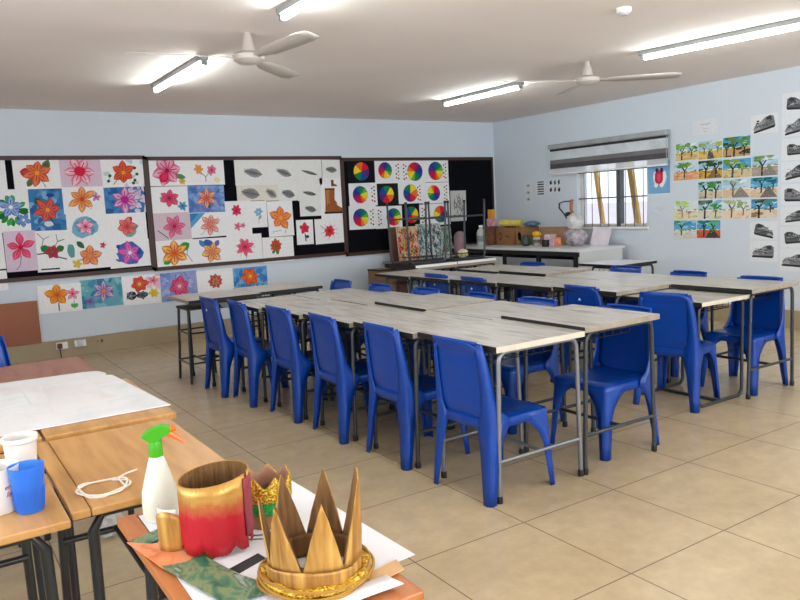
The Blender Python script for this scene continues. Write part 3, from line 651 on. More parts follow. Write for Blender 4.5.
a = sheet((-4.40, -4.07, 1.22, 1.65)); a.flower(-.02, .1, .065, 7, 'C82850', 'E04870', 'B01838', .2, .3); a.flower(-.02, -.1, .05, 5, 'DC5080', 'F090A8', RED); a.flower(.05, -.09, .035, 5, 'DC5080', 'F090A8', RED); fin(a, 'narrow white sheet with a crimson flower above two small pink ones')
a = sheet((-4.08, -3.85, 1.31, 1.64)); a.line([(0, -.12), (0, 0), (.03, .05)], .005, '7C9C8C'); a.leaf(0, -.07, .07, .015, 1.0, '8CA89C'); a.flower(.0, .03, .055, 6, '4C98C8', '94C8E4', 'C8E0EC'); fin(a, 'small tall sheet with a thin pale blue flower')
a = sheet((-3.84, -3.49, 1.18, 1.63)); a.line([(-.1, -.16), (.0, -.15)], .005, '303030'); a.flower(0, .01, .145, 5, 'D84858', 'F4A830', 'F0B030', .3, .36); a.line([(-.12, -.15), (-.11, -.19)], .005, '303030'); a.line([(.06, -.15), (.05, -.19)], .005, '303030'); fin(a, 'big orange five-pointed flower edged in red on a tall white sheet')
a = sheet((-4.41, -3.95, .9, 1.23)); a.line([(0, 0), (.01, -.14)], .006, '402830')
for k in range(9): a.line([(0, 0), (.14*math.cos(k*.7), .12*math.sin(k*.7))], .004, 'D05078')
a.flower(0, .01, .11, 7, 'D83060', 'F07898', 'C81838', .2, .26); fin(a, 'spidery pink flower with a thin stem, bottom row')
a = sheet((-3.94, -3.51, .85, 1.17)); a.flower(-.03, .05, .085, 9, 'B83820', 'D86838', '508040', .2, .3); a.leaf(-.03, 0, .07, .02, -1.2, '508040'); a.leaf(-.05, 0, .06, .02, -2.2, '508040'); fin(a, 'rust red carnation head high on a white sheet, bottom row')
a = sheet((-3.45, -3.21, 1.05, 1.37)); a.flower(.0, .05, .07, 5, 'C02848', 'E03C5C', RED, .3, .4); a.line([(0, -.02), (.01, -.12)], .016, '282430'); a.leaf(0, -.06, .06, .02, 0, '40444C'); fin(a, 'red flower with a thick black stem on a narrow sheet')
a = sheet((-3.18, -2.75, 1.04, 1.37)); 
for k in range(10): a.line([(0, 0), (.14*math.cos(k*.63+.2), .11*math.sin(k*.63+.2))], .005, 'D86070')
a.flower(0, 0, .08, 7, 'D02038', 'E84858', 'B01020', .3, .34); a.line([(-.14, .08), (-.05, .03)], .006, '504848'); fin(a, 'red splashed flower with thin rays below the boot drawing')
# pencil studies of feathers and shells
PG = 'pencil studies on the middle pinboard'
def feather(a, x, y, L, w, ang, tone):
    a.leaf(x-L/2*math.cos(ang), y-L/2*math.sin(ang), L, w, ang, tone, '808284')
    for k in range(7):
        t = -.38+.76*k/6
        cx, cy = x+L*t*math.cos(ang), y+L*t*math.sin(ang)
        a.line([(cx, cy), (cx+w*.8*math.cos(ang+2.2), cy+w*.8*math.sin(ang+2.2))], .004, '4A4C50')
        a.line([(cx, cy), (cx+w*.8*math.cos(ang-2.2), cy+w*.8*math.sin(ang-2.2))], .004, '5A5C60')
    a.line([(x-L/2*math.cos(ang), y-L/2*math.sin(ang)), (x+L/2*math.cos(ang), y+L/2*math.sin(ang))], .006, '3C3E42')
for (r, L, w, ang, tone, paper, lab) in (
  ((-4.24, -3.76, 1.84, 2.17), .25, .055, -.2, '9A9C9E', 'EAEAE8', 'pencil study of a broad grey leaf, first in the top row'), ((-3.76, -3.39, 1.83, 2.17), .22, .045, -.35, '96989A', 'EAEAE8', 'pencil study of a grey leaf, second in the top row'),
  ((-3.39, -3.03, 1.83, 2.16), .24, .02, -.25, '6C6E72', 'EAEAE8', 'pencil study of a thin dark feather, top row'), ((-3.02, -2.75, 1.91, 2.15), .17, .04, -.1, '8A8C90', 'EAEAE8', 'pencil study of a small grey leaf, last in the top row'),
  ((-4.23, -3.87, 1.65, 1.85), .25, .065, -.2, '8E9092', 'E4E0D4', 'pencil study of a broad leaf on cream paper, second row'), ((-3.87, -3.67, 1.64, 1.84), .17, .05, -.6, 'A8A69C', 'E4E0D4', 'pencil study of a pale leaf on cream paper, second row'),
  ((-3.67, -3.4, 1.63, 1.83), .19, .05, -.3, '808286', 'EAEAE8', 'pencil study of a wide grey leaf on white, second row'), ((-3.4, -3.06, 1.62, 1.83), .2, .025, -.2, '5C5E64', 'EAEAE8', 'pencil study of a slim dark feather, second row'),
  ((-3.38, -3.07, 1.42, 1.62), .17, .04, -.25, '808286', 'EAEAE8', 'pencil study of a small curled leaf below the others')):
    a = sheet(r, paper); feather(a, 0, -.01, min(L, a.w*.8), w, ang, tone); fin(a, lab, PG, name='pencil_drawing', cat='drawing')
a = sheet((-3.07, -2.73, 1.36, 1.91)); 
a.poly([(-.1, .13), (.05, .14), (.04, -.02), (.08, -.09), (.15, -.13), (.15, -.18), (-.11, -.18), (-.1, -.05)], '9C5A30'); a.poly([(-.08, .12), (-.03, .125), (-.04, -.06), (-.08, -.08)], 'C08048'); a.rect(-.1, .115, .05, .14, '6C3818'); a.rect(-.12, -.2, .15, -.175, '2C221C')
a.line([(.02, 0), (.08, -.07)], .008, '5C3418'); a.line([(-.05, .1), (-.06, -.1)], .005, '6C3C1C'); a.poly([(.0, .25), (.04, .25), (.04, .2), (.09, .18), (.09, .165), (0, .165)], '7C4430'); fin(a, 'drawing of a brown leather boot with a tiny boot above it', None, name='boot_drawing', cat='drawing')
# ---- strip of paintings below the board, on the wall
SG = 'flower paintings in the row below the pinboards'
def fins(a, lab): return fin(a, lab, SG, off=0)
a = sheet((-6.59, -6.15, .5, .81)); a.line([(-.02, -.05), (-.02, -.14)], .012, '4C4440'); a.flower(-.03, .04, .12, 5, 'C86820', 'F4B040', 'D84830', .3, .36); a.flower(.13, .04, .07, 5, 'DC6890', 'F0B0C8', RED, .2); a.line([(.14, -.03), (.14, -.13)], .006, GR); a.leaf(.14, -.12, .06, .02, 1, '58B058'); a.leaf(.14, -.12, .06, .02, 2.1, '58B058'); fins(a, 'orange flower beside a small pink one with a green stem, first of the low row')
a = sheet((-6.15, -5.70, .51, .83), '68A8BC'); a.wash(['4C94B0', '8CC0CC', '3C7CA0', '6CB0B8'], n=44); a.flower(-.14, -.08, .05, 5, '783C98', 'B488C8', PU); a.flower(.02, .02, .11, 6, '602C90', 'D8C8E4', 'E88030', .4, .32); fins(a, 'white and violet flower on a teal watery ground, low row')
a = sheet((-5.70, -5.27, .49, .83)); a.wash(['ECC8D4', 'E8B8C8'], n=10, x0=.05, y0=.02); a.blob(-.12, -.06, .06, .05, '181C20'); a.blob(0, -.06, .07, .035, '30343C'); a.flower(-.13, -.06, .05, 5, '101418', '90989C', 'C0C4C8'); a.flower(.0, -.06, .055, 5, '20242C', '888C94', '404448'); a.flower(.14, -.05, .06, 6, 'C8B020', 'F0DC48', YE); a.flower(-.02, .07, .1, 6, 'B82038', 'E86048', 'F4C050', .2, .36); a.flower(.14, .1, .06, 5, 'D86080', 'F0A8B8', RED); fins(a, 'red flower above black and yellow ones, low row')
a = sheet((-5.26, -4.82, .49, .83), '8CA0D4'); a.wash(['6C84C8', 'ACB8E0', '7C90CC', 'A4A0D8'], n=44); a.flower(0, .0, .115, 6, 'C41C54', 'E45C84', 'F0C8D0', .3, .38); fins(a, 'crimson flower on a lilac blue ground behind the desk corner')
a = sheet((-4.82, -4.36, .53, .82)); a.flower(.0, .0, .085, 9, '842C24', 'D07050', '5C2018', .2, .32); a.flower(0, 0, .05, 7, 'B03C30', 'E8A080', '4C7040', .3, .3); fins(a, 'dark red speckled carnation on plain white, low row')
a = sheet((-4.36, -3.9, .56, .81), '5C9CD4'); a.wash(['4084C4', '7CB4DC', '3C78C0'], n=36); a.flower(0, .01, .11, 6, 'C82C28', 'F0783C', 'F4C840', .1, .38); fins(a, 'red-orange flower on bright blue, last of the low row')
# ---- colour wheels
CG = 'colour wheels on the right pinboard'
SEC = ['D8202C', 'E8702C', 'F0C828', 'E8E038', '5CB044', '1C8450', '14706C', '1C4C94', '24388C', '5C2C78', '9C2460', 'C41C44']
def wheel(a, x, y, r, rot, n=12, cols=SEC):
    a.blob(x, y, r*1.03, r*1.03, '181820', n=24, j=0)
    for k in range(n):
        a0, a1 = rot+2*PI*k/n, rot+2*PI*(k+1)/n
        a.poly([(x, y)]+[(x+r*math.cos(lerp(a0, a1, t/3)), y+r*math.sin(lerp(a0, a1, t/3))) for t in range(4)], cols[k % len(cols)])
SIX = ['D8202C', 'E8702C', 'F4D82C', '1C8450', '1C4C94', '5C2C78']
def swatches(a, x, y0, n, dy, cols):
    for k in range(n): a.blob(x, y0-k*dy, .014, .012, cols[k % len(cols)], j=.05)
wl_ = [((-2.63, -2.2, 1.83, 2.15), '14141C', .0, 0, .125, .3, 'colour wheel on black paper, upper left corner of the group'),
 ((-2.2, -1.76, 1.82, 2.14), 0, -.05, .02, .11, 3.4, 'colour wheel with a column of colour dots, second in the top row'),
 ((-1.76, -1.34, 1.81, 2.14), 0, .03, 0, .13, 2.0, 'colour wheel with dots at its left, third in the top row'),
 ((-1.34, -.92, 1.82, 2.14), 0, -.02, 0, .13, 4.2, 'colour wheel with small notes at its right, last in the top row'),
 ((-2.63, -2.18, 1.52, 1.83), 0, -.05, 0, .115, 4.5, 'colour wheel with scattered dots at its right, left of the middle row'),
 ((-2.18, -1.83, 1.52, 1.81), '1C2028', -.02, 0, .12, 4.1, 'colour wheel on dark grey paper, middle row'),
 ((-1.83, -1.4, 1.52, 1.82), 0, .0, 0, .12, 4.7, 'colour wheel with paired dots at its right, middle row'),
 ((-1.4, -.92, 1.51, 1.81), 0, -.04, 0, .11, 1.0, 'colour wheel beside a column of dots, right of the middle row'),
 ((-2.65, -2.22, 1.2, 1.52), 0, -.03, 0, .12, 4.2, 'colour wheel with dots at its right, bottom left of the group'),
 ((-2.22, -1.78, 1.19, 1.5), 0, .08, 0, .12, 4.4, 'colour wheel at the right of six dots, bottom row'),
 ((-1.76, -1.47, 1.2, 1.52), '14161E', 0, 0, .12, 4.0, 'colour wheel on black paper, bottom row behind the upturned legs'),
 ((-1.47, -.92, 1.19, 1.5), 0, .1, 0, .12, .6, 'colour wheel at the right of scattered dots, bottom right of the group')]
for i, (r, pc, x, y, rr, rot, lab) in enumerate(wl_):
    a = sheet(r, pc or 'EDEEF0'); wheel(a, x, y, min(rr, a.h/2-.02), rot, 6 if i in (0, 5, 10, 11, 6) else 12, SIX if i in (0, 5, 10, 11, 6) else SEC)
    if not pc:
        side = 1 if x <= .01 else -1
        xx = (a.w/2-.05)*side
        swatches(a, xx, .1, 5, .05, ['D8202C', '24388C', '1C8450', 'E8B030', '402428']); swatches(a, xx-side*.035, .08, 4, .055, ['24388C', 'F0D030', '14141C', 'D8202C'])
    fin(a, lab, CG, name='colour_wheel_chart', cat='poster')
a = sheet((-.9, -.61, 1.23, 1.68), 'C4C4C0')
for k in range(26): a.line([(rnd.uniform(-.1, .1), rnd.uniform(-.18, .18)), (rnd.uniform(-.1, .1), rnd.uniform(-.18, .18))], .008, rnd.choice(['505050', '303030', '808080']))
fin(a, 'grey print of dense black marks right of the colour wheels', None, name='ink_print', cat='print')

# ---- right wall: landscapes
def wsheet(r, paper='EEEFF0'):
    y1, y0, z0, z1 = r; a = Art(abs(y1-y0)-.004, z1-z0-.004, paper); a.c = ((y0+y1)/2, (z0+z1)/2); return a
def finw(a, lab, group, name, cat, tilt=0): return a.done(name, lab, cat, 'right', a.c[0], a.c[1], group, tilt=tilt, off=0-rnd.uniform(0, .001))
def tree(a, x, y, s, trunk='3C3430', leaf=('4C8C3C', '78A848')):
    a.line([(x, y-.06*s), (x+.005, y), (x-.02*s, y+.035*s)], .012*s, trunk); a.line([(x+.005, y), (x+.03*s, y+.035*s)], .008*s, trunk)
    for k in range(7): a.blob(x+rnd.uniform(-.055, .055)*s, y+.045*s+rnd.uniform(-.015, .025)*s, .026*s, .014*s, rnd.choice(leaf), 0, 8, .3)
SKY = ['5CA4D0', '94C4E0', '3C88BC']; GROUND = [('D8B070', 'E4C890'), ('DCC4A8', 'E8D8C4'), ('E0B488', 'D49868')]
def landscape(r, lab, sky, ground, trees, hill=None, path=False, bold=False):
    a = wsheet(r); w, h = a.w/2, a.h/2
    a.rect(-w, 0, w, h, sky[0])
    for k in range(8): a.blob(rnd.uniform(-w, w), rnd.uniform(.02, h), .06, .018, rnd.choice(sky), .2, 9, .3)
    a.rect(-w, -h, w, -.01, ground[0])
    for k in range(8): a.blob(rnd.uniform(-w, w), rnd.uniform(-h, -.02), .05, .014, rnd.choice(ground), .1, 9, .3)
    if hill: a.poly([(-w*.3, -h), (.05, .02), (w, -h)], hill)
    if path: a.poly([(-.02, 0), (.02, 0), (.05, -h), (-.04, -h)], '5C5450')
    for t in trees: tree(a, t[0], t[1], t[2]*1.2, *t[3:])
    gr = [c for t in trees for c in t[4]]
    for k in range(26):
        x, y = rnd.uniform(-w, w), rnd.uniform(-h, .02); a.line([(x, y), (x+rnd.uniform(-.03, .03), y+rnd.uniform(-.008, .008))], rnd.uniform(.003, .007), rnd.choice(list(ground)+gr+['F0ECE4', '8C7C6C']))
    for k in range(9): a.blob(rnd.uniform(-w, w), rnd.uniform(-.012, .008), .018, .007, rnd.choice(gr), 0, 7, .4)
    for k in range(7): x, y = rnd.uniform(-w, w), rnd.uniform(.03, h); a.line([(x, y), (x+.04, y+rnd.uniform(-.01, .015))], .006, rnd.choice(sky+['F0F4F6']))
    finw(a, lab, 'tree landscapes on the right wall', 'landscape_painting', 'painting')
G0, G1, G2 = GROUND; G = ('3C7834', '5C9844', '7CB050'); DGL = ('2C4C30', '3C6438'); LT = ('A8BC60', '8CA858')
pale = ['C8DCE8', 'E4ECF0', 'A8CCE0']; mid = ['A8CCE0', 'D4E4EC', '80B8D8']; deep = ['5CA8D0', '90C8E0', '4090C4']
landscape((-3.28, -3.58, 1.86, 2.06), 'landscape of two green thorn trees on ochre ground, top left of the group', pale, G0, [(-.07, .0, 1.3, '303028', G), (.06, 0, .9, '303028', G)])
landscape((-3.58, -3.89, 1.85, 2.06), 'landscape with a dark path through yellow grass, top row middle', mid, ('E0C070', 'D8AC50'), [(-.08, .01, .8, '404030', LT), (.09, .01, .8, '404030', LT)], path=True)
landscape((-3.89, -4.22, 1.85, 2.07), 'landscape of dark trees over a black thicket, top row right', deep, ('C8A070', '4C3C34'), [(-.03, .0, 1.5, '302824', ('5C8040', '48683C')), (.09, -.02, 1.2, '302824', G), (-.12, -.03, .9, '302824', DGL)])
landscape((-3.25, -3.58, 1.63, 1.84), 'landscape of a bright green tree on orange ground, second row left', pale, ('E49C6C', 'ECB890'), [(-.02, .0, 1.3, '403830', ('84B050', '5C9044'))])
landscape((-3.58, -3.89, 1.63, 1.84), 'landscape of dark tangled trees on yellow ground, second row', mid, ('D8A848', 'C89838'), [(-.06, .0, 1.4, '202420', DGL), (.07, .0, 1.3, '202420', DGL)], hill='8C7040')
landscape((-3.89, -4.23, 1.62, 1.83), 'landscape of a yellow-green tree under a slanting blue sky, second row', deep, ('D8C49C', 'C4AC80'), [(-.05, -.01, 1.4, '403830', ('8CAC40', '60943C')), (.06, -.02, .8, '403830', G)])
landscape((-4.23, -4.53, 1.62, 1.84), 'landscape of an olive tree on grey rocks, second row right', mid, ('A89C90', 'C0A890'), [(-.03, .0, 1.5, '483C34', ('6C8C40', '8CA04C'))], hill='8C8480')
landscape((-3.58, -3.89, 1.4, 1.6), 'landscape of two round dark green trees, third row left', mid, ('D8C8B0', 'B0A090'), [(-.06, -.005, 1.5, '2C2C28', ('347C34', '4C9444')), (.07, -.005, 1.3, '2C2C28', ('347C34', '4C9444'))])
landscape((-3.89, -4.22, 1.4, 1.61), 'landscape of a bare pale tree above a grey hill, third row', pale, ('E0C4A4', 'E8D0B8'), [(-.04, .02, 1.5, '6C6460', ('A8C0B0', '88A898'))], hill='908880')
landscape((-4.22, -4.53, 1.39, 1.61), 'landscape of teal trees beside a grey peaked hut, third row right', deep, ('DCC4A0', 'E0D0B8'), [(-.03, .03, 1.2, '304048', ('1C6C6C', '2C8478')), (.1, .03, .9, '304048', ('2C8478', '1C6C6C'))], hill='7C706C')
landscape((-3.25, -3.58, 1.17, 1.39), 'pale landscape of a lime green tree and small figures, fourth row left', ['DCE4E8', 'E8ECEC'], ('E8DCB8', 'D8CCA0'), [(-.05, .0, 1.2, '9C8C7C', ('A4D060', 'B8DC78')), (.04, -.05, .5, '9C5C5C', ('9C6C70',))])
landscape((-3.58, -3.89, 1.17, 1.39), 'landscape of a grey trunked tree and a round green bush, fourth row', mid, ('E4D8C4', 'C8BCA8'), [(-.07, .0, 1.6, '3C3834', ('688878', '48685C')), (.07, -.02, .9, '3C3834', ('3C9444', '5CAC50'))])
landscape((-3.89, -4.23, 1.17, 1.38), 'landscape of two sparse trees on pale peach ground, fourth row', ['D8E4EC', 'E8E8E4'], ('ECD8BC', 'E4C8A4'), [(-.06, .0, 1.3, '6C5C4C', ('98A878', 'B0B890')), (.08, -.005, .9, '6C5C4C', ('98A878',))])
landscape((-4.23, -4.53, 1.17, 1.38), 'landscape of a dark branching tree over a brown slope, fourth row right', deep, ('E0C8A8', 'A07858'), [(-.06, .01, 1.6, '2C2824', ('3C4438', '5C6450')), (.07, .02, .9, '2C2824', ('4C8C84',))], hill='E4D4C0')
landscape((-3.25, -3.56, .94, 1.16), 'landscape with a bent tree on white ground under blue sky, fifth row left', deep, ('E4DCD4', 'D0C8C0'), [(-.05, .02, 1.3, '3C4440', ('6CB058', '4C9468'))], hill='D8D4CC')
landscape((-3.56, -3.87, .95, 1.16), 'landscape of a blue-green tree over red ground, fifth row right', deep, ('D05C38', 'B84830'), [(-.06, .02, 1.5, '203440', ('1C5C78', '2C7C88')), (.06, .02, 1.1, '304030', ('4CA848', '68BC50'))], hill='4C4040')
# shoes in pencil
def shoe(r, lab, k):
    a = wsheet(r, 'E2E6EA'); s = 1 if k % 2 else -1; f = .95+.1*(k % 3)
    rt = rnd.uniform(-.25, .1)*s; P = lambda L: [(s*x*f*math.cos(rt)-y*f*1.15*math.sin(rt), s*x*f*math.sin(rt)+y*f*1.15*math.cos(rt)-.004) for x, y in L]
    tone = ['6C6E72', '5C5E62', '7C7E82'][k % 3]
    a.poly(P([(-.1, -.035), (.1, -.035), (.11, -.015), (.09, .01), (.03, .025), (-.02, .05), (-.07, .055), (-.1, .04)]), tone)
    a.poly(P([(-.09, -.05), (.11, -.05), (.115, -.035), (-.1, -.032)]), '303236')
    a.poly(P([(-.075, .05), (-.03, .048), (-.03, .025), (-.08, .02)]), '3A3C40')
    for q in range(4): a.line(P([(-.01+.022*q, .03-.006*q), (.005+.022*q, .004)]), .005, 'C8CACC')
    a.poly(P([(.05, -.01), (.1, -.015), (.1, -.03), (.04, -.03)]), 'A0A2A6'); a.line(P([(-.1, 0), (-.02, -.015), (.05, .005)]), .005, '383A3E')
    for q in range(5): a.blob(rnd.uniform(-.08, .08)*f, rnd.uniform(-.02, .03), .018, .009, rnd.choice(['A8AAAE', '484A4E', '8C8E92', '303236']), rnd.uniform(-.5, .5), 9, .3)
    for q in range(8): a.line([(rnd.uniform(-.09, .09)*f, rnd.uniform(-.03, .03)), (rnd.uniform(-.09, .09)*f, rnd.uniform(-.03, .03))], .003, rnd.choice(['303236', 'B0B2B6']))
    finw(a, lab, 'pencil shoe drawings on the right wall', 'shoe_drawing', 'drawing')
shoe((-4.22, -4.52, 2.07, 2.27), 'pencil shoe drawing above the landscapes, beside the small notice', 2)
shoe((-4.22, -4.54, .94, 1.14), 'pencil shoe drawing below the landscapes, upper of the pair', 1)
shoe((-4.22, -4.54, .70, .93), 'pencil shoe drawing below the landscapes, lower of the pair, closest to the desks', 2)
cz = [(2.22, 2.45), (2.0, 2.22), (1.76, 1.99), (1.54, 1.75), (1.3, 1.52), (1.09, 1.29), (.86, 1.08), (.61, .85)]
pos_ = ['topmost sheet', 'second sheet from the top', 'third sheet from the top', 'fourth sheet from the top', 'fifth sheet from the top', 'sixth sheet from the top', 'second lowest sheet', 'lowest sheet']
for k, (z0, z1) in enumerate(cz): shoe((-4.56, -4.87, z0, z1), 'pencil shoe drawing, '+pos_[k]+' of the column at the picture edge', k+1)
a = wsheet((-3.51, -3.83, 2.13, 2.30), 'DDE2E8'); a.line([(-.06, .03), (-.02, .035), (.02, .028), (.06, .035)], .006, 'B48C9C'); a.line([(-.03, -.02), (.03, -.018)], .004, 'B48C9C'); a.line([(-.02, -.05), (.01, -.05)], .004, 'A890A0')
finw(a, 'small pale notice with faint pink handwriting above the landscapes', None, 'wall_notice', 'notice')
a = wsheet((-2.88, -3.2, 1.49, 1.89), '7CB0D8'); a.blob(0, .17, .05, .02, 'D86878'); a.leaf(-.03, -.12, .2, .04, 1.7, 'F0F0F0'); a.leaf(.05, -.12, .2, .04, 1.4, 'F0F0F0'); a.blob(0, -.0, .06, .09, 'C8304C'); a.blob(-.03, .08, .02, .03, '303040'); a.blob(.04, .08, .02, .03, '303040'); a.blob(0, -.01, .03, .05, 'E05068'); a.leaf(-.04, -.13, .06, .03, 1.6, 'F4F4F4'); a.leaf(.04, -.13, .06, .03, 1.6, 'F4F4F4')
finw(a, 'light blue sheet with a red and white figure under the blind', None, 'blue_painting', 'painting')
for r, lab, kk in (((-.65, -.84, 1.43, 1.77), 'faint sheet of small sketches nearest the corner', 0), ((-.9, -1.1, 1.53, 1.77), 'sheet of dark horizontal bars left of the window', 1), ((-1.15, -1.43, 1.56, 1.79), 'sheet with two rows of small dark silhouettes by the blind', 2)):
    a = wsheet(r, 'DCE2E6')
    if kk == 0:
        for q in (.1, .0, -.1): a.blob(0, q, .05, .03, 'C4CCD0'); a.blob(.0, q, .015, .012, '585C60')
    elif kk == 1:
        for q in range(6): a.rect(-.06, .08-.034*q, .07, .1-.034*q, '404448' if q % 2 else '60646A')
    else:
        for q in range(3):
            for w_ in (.04, -.06): a.blob(-.08+.08*q, w_, .02, .03, '282C30', j=.4); a.line([(-.08+.08*q, w_), (-.06+.08*q, w_+.04)], .01, '303438')
    finw(a, lab, 'small sheets between the corner and the window', 'sketch_sheet', 'drawing')

# hardboard against the back wall, sockets
bm = B(); box(bm, -7.75, -.062, .193, -6.61, -.05, .66); tag(obj('hardboard_panel', bm, M['hard'], bevel=.003), 'brown hardboard panel standing on the trunking below the pinboard', 'board')
def socket(x, plug, lab):
    T = thing('power_socket', lab, 'socket', (x, -.048, .13), 0, 'power sockets on the trunking')
    bm = B(); box(bm, -.06, -.012, -.035, .06, 0, .04); obj('cover_plate', bm, M['white'] if plug != 'dark' else M['trunk'], T, bevel=.003)
    if plug == 'red':
        bm = B(); box(bm, -.05, -.04, -.025, .0, -.012, .03); pl = obj('plug', bm, mat('maroon_plug', '6C2020', .5), T, bevel=.005)
        bm = B(); tube(bm, [(-.025, -.03, -.02), (-.025, -.035, -.08), (-.02, -.02, -.128)], .005, 6); obj('cable', bm, M['black'], pl)
        bm = B(); box(bm, .02, -.016, -.02, .04, -.012, .02); obj('switch', bm, M['white'], T)
    elif plug == 'white':
        bm = B(); box(bm, -.03, -.05, -.03, .03, -.012, .045); box(bm, -.015, -.06, -.01, .02, -.05, .03); obj('plug', bm, mat('white_adaptor', 'DADDE0', .4), T, bevel=.006)
    else:
        bm = B(); box(bm, .01, -.018, -.015, .03, -.012, .015); box(bm, -.03, -.016, -.01, -.02, -.012, .01); obj('switch', bm, mat('dark_red_switch', '5C2420', .5), T)
socket(-6.41, 'red', 'socket with a maroon plug and a black cable going down'); socket(-6.22, 'white', 'socket with a bulky white adaptor plugged in'); socket(-6.01, 'dark', 'brown socket with a small dark red switch')

# ================================================================== BLIND
T = thing('roller_blind', 'half-raised grey and white striped roller blind over the window', 'blind', (-.06, -2.24, 1.82))
bw = .98
bm = B(); box(bm, -.045, -bw, .355, .045, bw, .42); obj('head_rail', bm, mat('blind_headrail_silver', 'B0B3B6', .3, metal=.4), T, bevel=.012)
bd, bdk, bs = mat('blind_grey_band', '4A484C', .8), mat('blind_dark_band', '2F3036', .8), mat('blind_sheer_band', 'CDD4DA', .8)
for z0, z1, m_, n_ in ((.325, .36, bdk, 'dark_band'), (.205, .325, bs, 'sheer_band'), (.15, .205, mat('blind_mid_grey_band', '706E70', .8), 'grey_band'), (.085, .15, bd, 'dark_band')):
    bm = B(); box(bm, -.004, -bw+.01, z0, .004, bw-.01, z1); obj(n_, bm, m_, T)
bm = B(); box(bm, -.003, -bw+.01, .015, .001, bw-.01, .085); m_, nt, b = newmat('blind_net'); b.inputs['Base Color'].default_value = (.85, .88, .92, 1); b.inputs['Alpha'].default_value = .45; obj('net_band', bm, m_, T)
bm = B(); box(bm, -.01, -bw+.01, 0, .01, bw-.01, .018); obj('bottom_rail', bm, M['white'], T)
bm = B(); tube(bm, [(-.03, -bw+.005, .4), (-.04, -bw, .2), (-.03, -bw+.003, -.05)], .003, 6); obj('pull_chain', bm, M['fitting'], T)

# ================================================================== COUNTER
T = thing('kitchen_counter', 'white-topped counter with dark open front and white panels in the corner', 'counter', (0, 0, 0))
bm = B(); box(bm, -1.02, -2.66, .835, -.17, -.06, .865, 0); obj('worktop', bm, M['ctop'], T, bevel=.004)
bm = B(); box(bm, -1.025, -2.665, .78, -1.0, -.06, .836); box(bm, -1.0, -2.62, .1, -.96, -.1, .14)
for y in (-2.6, -1.95, -1.3, -.65, -.1): box(bm, -1.0, y-.03, .1, -.19, y+.03, .835)
box(bm, -.21, -2.6, .1, -.19, -.1, .835); box(bm, -.95, -2.6, 0, -.19, -.1, .1); obj('carcass', bm, M['cdark'], T)
bm = B(); box(bm, -.99, -2.655, 0, -.22, -2.632, .835); obj('side_panel', bm, M['cwhite'], T)
for y0, y1, mm in ((-.62, -.15, M['cwhite']), (-1.27, -.72, M['cwhite']), (-1.92, -1.36, M['cgrey']), (-2.56, -2.02, M['cgrey'])):
    bm = B(); box(bm, -1.01, y0, .16, -.99, y1, .74); d = obj('door', bm, mm, T, bevel=.004)
    bm = B(); tube(bm, [(-1.012, y0+.06, .69), (-1.03, y0+.06, .69), (-1.03, y0+.16, .69), (-1.012, y0+.16, .69)], .004, 6); obj('handle', bm, M['steel'], d)
CZ = .8655
def cbox(name, lab, cat, x, y, w, d, h, m, rz=0, z=CZ, group=None, flaps=False, logo=None):
    T = thing(name, lab, cat, (x, y, z), rz, group)
    bm = B(); box(bm, -d/2, -w/2, 0, d/2, w/2, h); obj('body', bm, m, T, bevel=.003)
    if logo:
        bm = B()
        for yy in logo: 
            pts = [(yy+.035*math.cos(t*PI/8), h*.5+.06*math.sin(t*PI/8)) for t in range(16)]
            vs = [bm.verts.new((-d/2-.002, p, q)) for p, q in pts]; bm.faces.new(vs)
            vs = [bm.verts.new((-d/2-.003, yy+(p-yy)*.55, h*.5+(q-h*.5)*.55)) for p, q in pts]; bm.faces.new(vs).material_index = 1
        if len(logo) == 1:
            vs = [bm.verts.new((-d/2-.002, p, q)) for p, q in ((-.12, h*.42), (-.05, h*.48), (-.04, h*.58), (-.11, h*.5))]; bm.faces.new(vs)
        obj('printed_emblem', bm, [mat('dark_red_print', '5C2018', .7), mat('brown_print', '8A5A38', .7)], T)
    return T
card2 = mat('box_cardboard', '8C6644', .8, var=.1, spec=.1)
cbox('cardboard_box', 'cardboard box with a dark red oval print, on the counter under the yellow roll', 'box', -.45, -.86, .34, .3, .25, card2, 0, logo=[.08], group='cardboard boxes on the counter')
cbox('cardboard_box', 'narrower cardboard box with an oval print, beside the dark pot', 'box', -.4, -1.13, .16, .3, .25, mat('box_cardboard_pale', '94704C', .8, var=.1, spec=.1), 0, logo=[.0, .001], group='cardboard boxes on the counter')
cbox('cardboard_box', 'long low cardboard box lying against the wall behind the pots', 'box', -.26, -1.62, .62, .16, .24, mat('box_cardboard_light', 'A58466', .8, var=.1, spec=.1), 0, group='cardboard boxes on the counter')
cbox('paper_parcel', 'brown crumpled paper parcel at the left end of the boxes', 'parcel', -.6, -.6, .13, .14, .27, mat('brown_parcel', '6E4C3A', .8, var=.3, scale=20, bump=.4, spec=.1), .2)
cbox('gift_box', 'small pink and white box standing on the brown parcel', 'box', -.6, -.6, .11, .1, .11, mat('pink_pattern', 'C890A4', .7, var=.5, scale=25), .2, z=CZ+.272)
cbox('cardboard_box', 'amber box standing on top of the small pink and white box', 'box', -.62, -.62, .09, .06, .13, mat('amber_box', 'DC9A18', .5, var=.15, scale=10), 0, z=CZ+.385, group=None)
bm = B(); tube(bm, [(-.52, -.70, CZ+.31), (-.46, -.86, CZ+.305), (-.42, -1.04, CZ+.30)], [.05, .052, .055], 14); tag(obj('fabric_roll', bm, mat('yellow_cloth', 'D2C45E', .8, var=.15, scale=12, bump=.2), smooth=True), 'pale yellow roll lying across the cardboard boxes', 'roll')
bm = B(); lathe(bm, [(.02, 0), (.1, .0), (.12, .02), (.09, .045), (.02, .05)], 16, sx=.5); o = tag(obj('maroon_cloth', bm, mat('maroon_cloth', '702038', .8, var=.2)), 'folded maroon cloth on the front of the cardboard box', 'cloth'); o.location = (-.53, -.92, CZ+.2515)
o.scale = (.6, 1, .35)
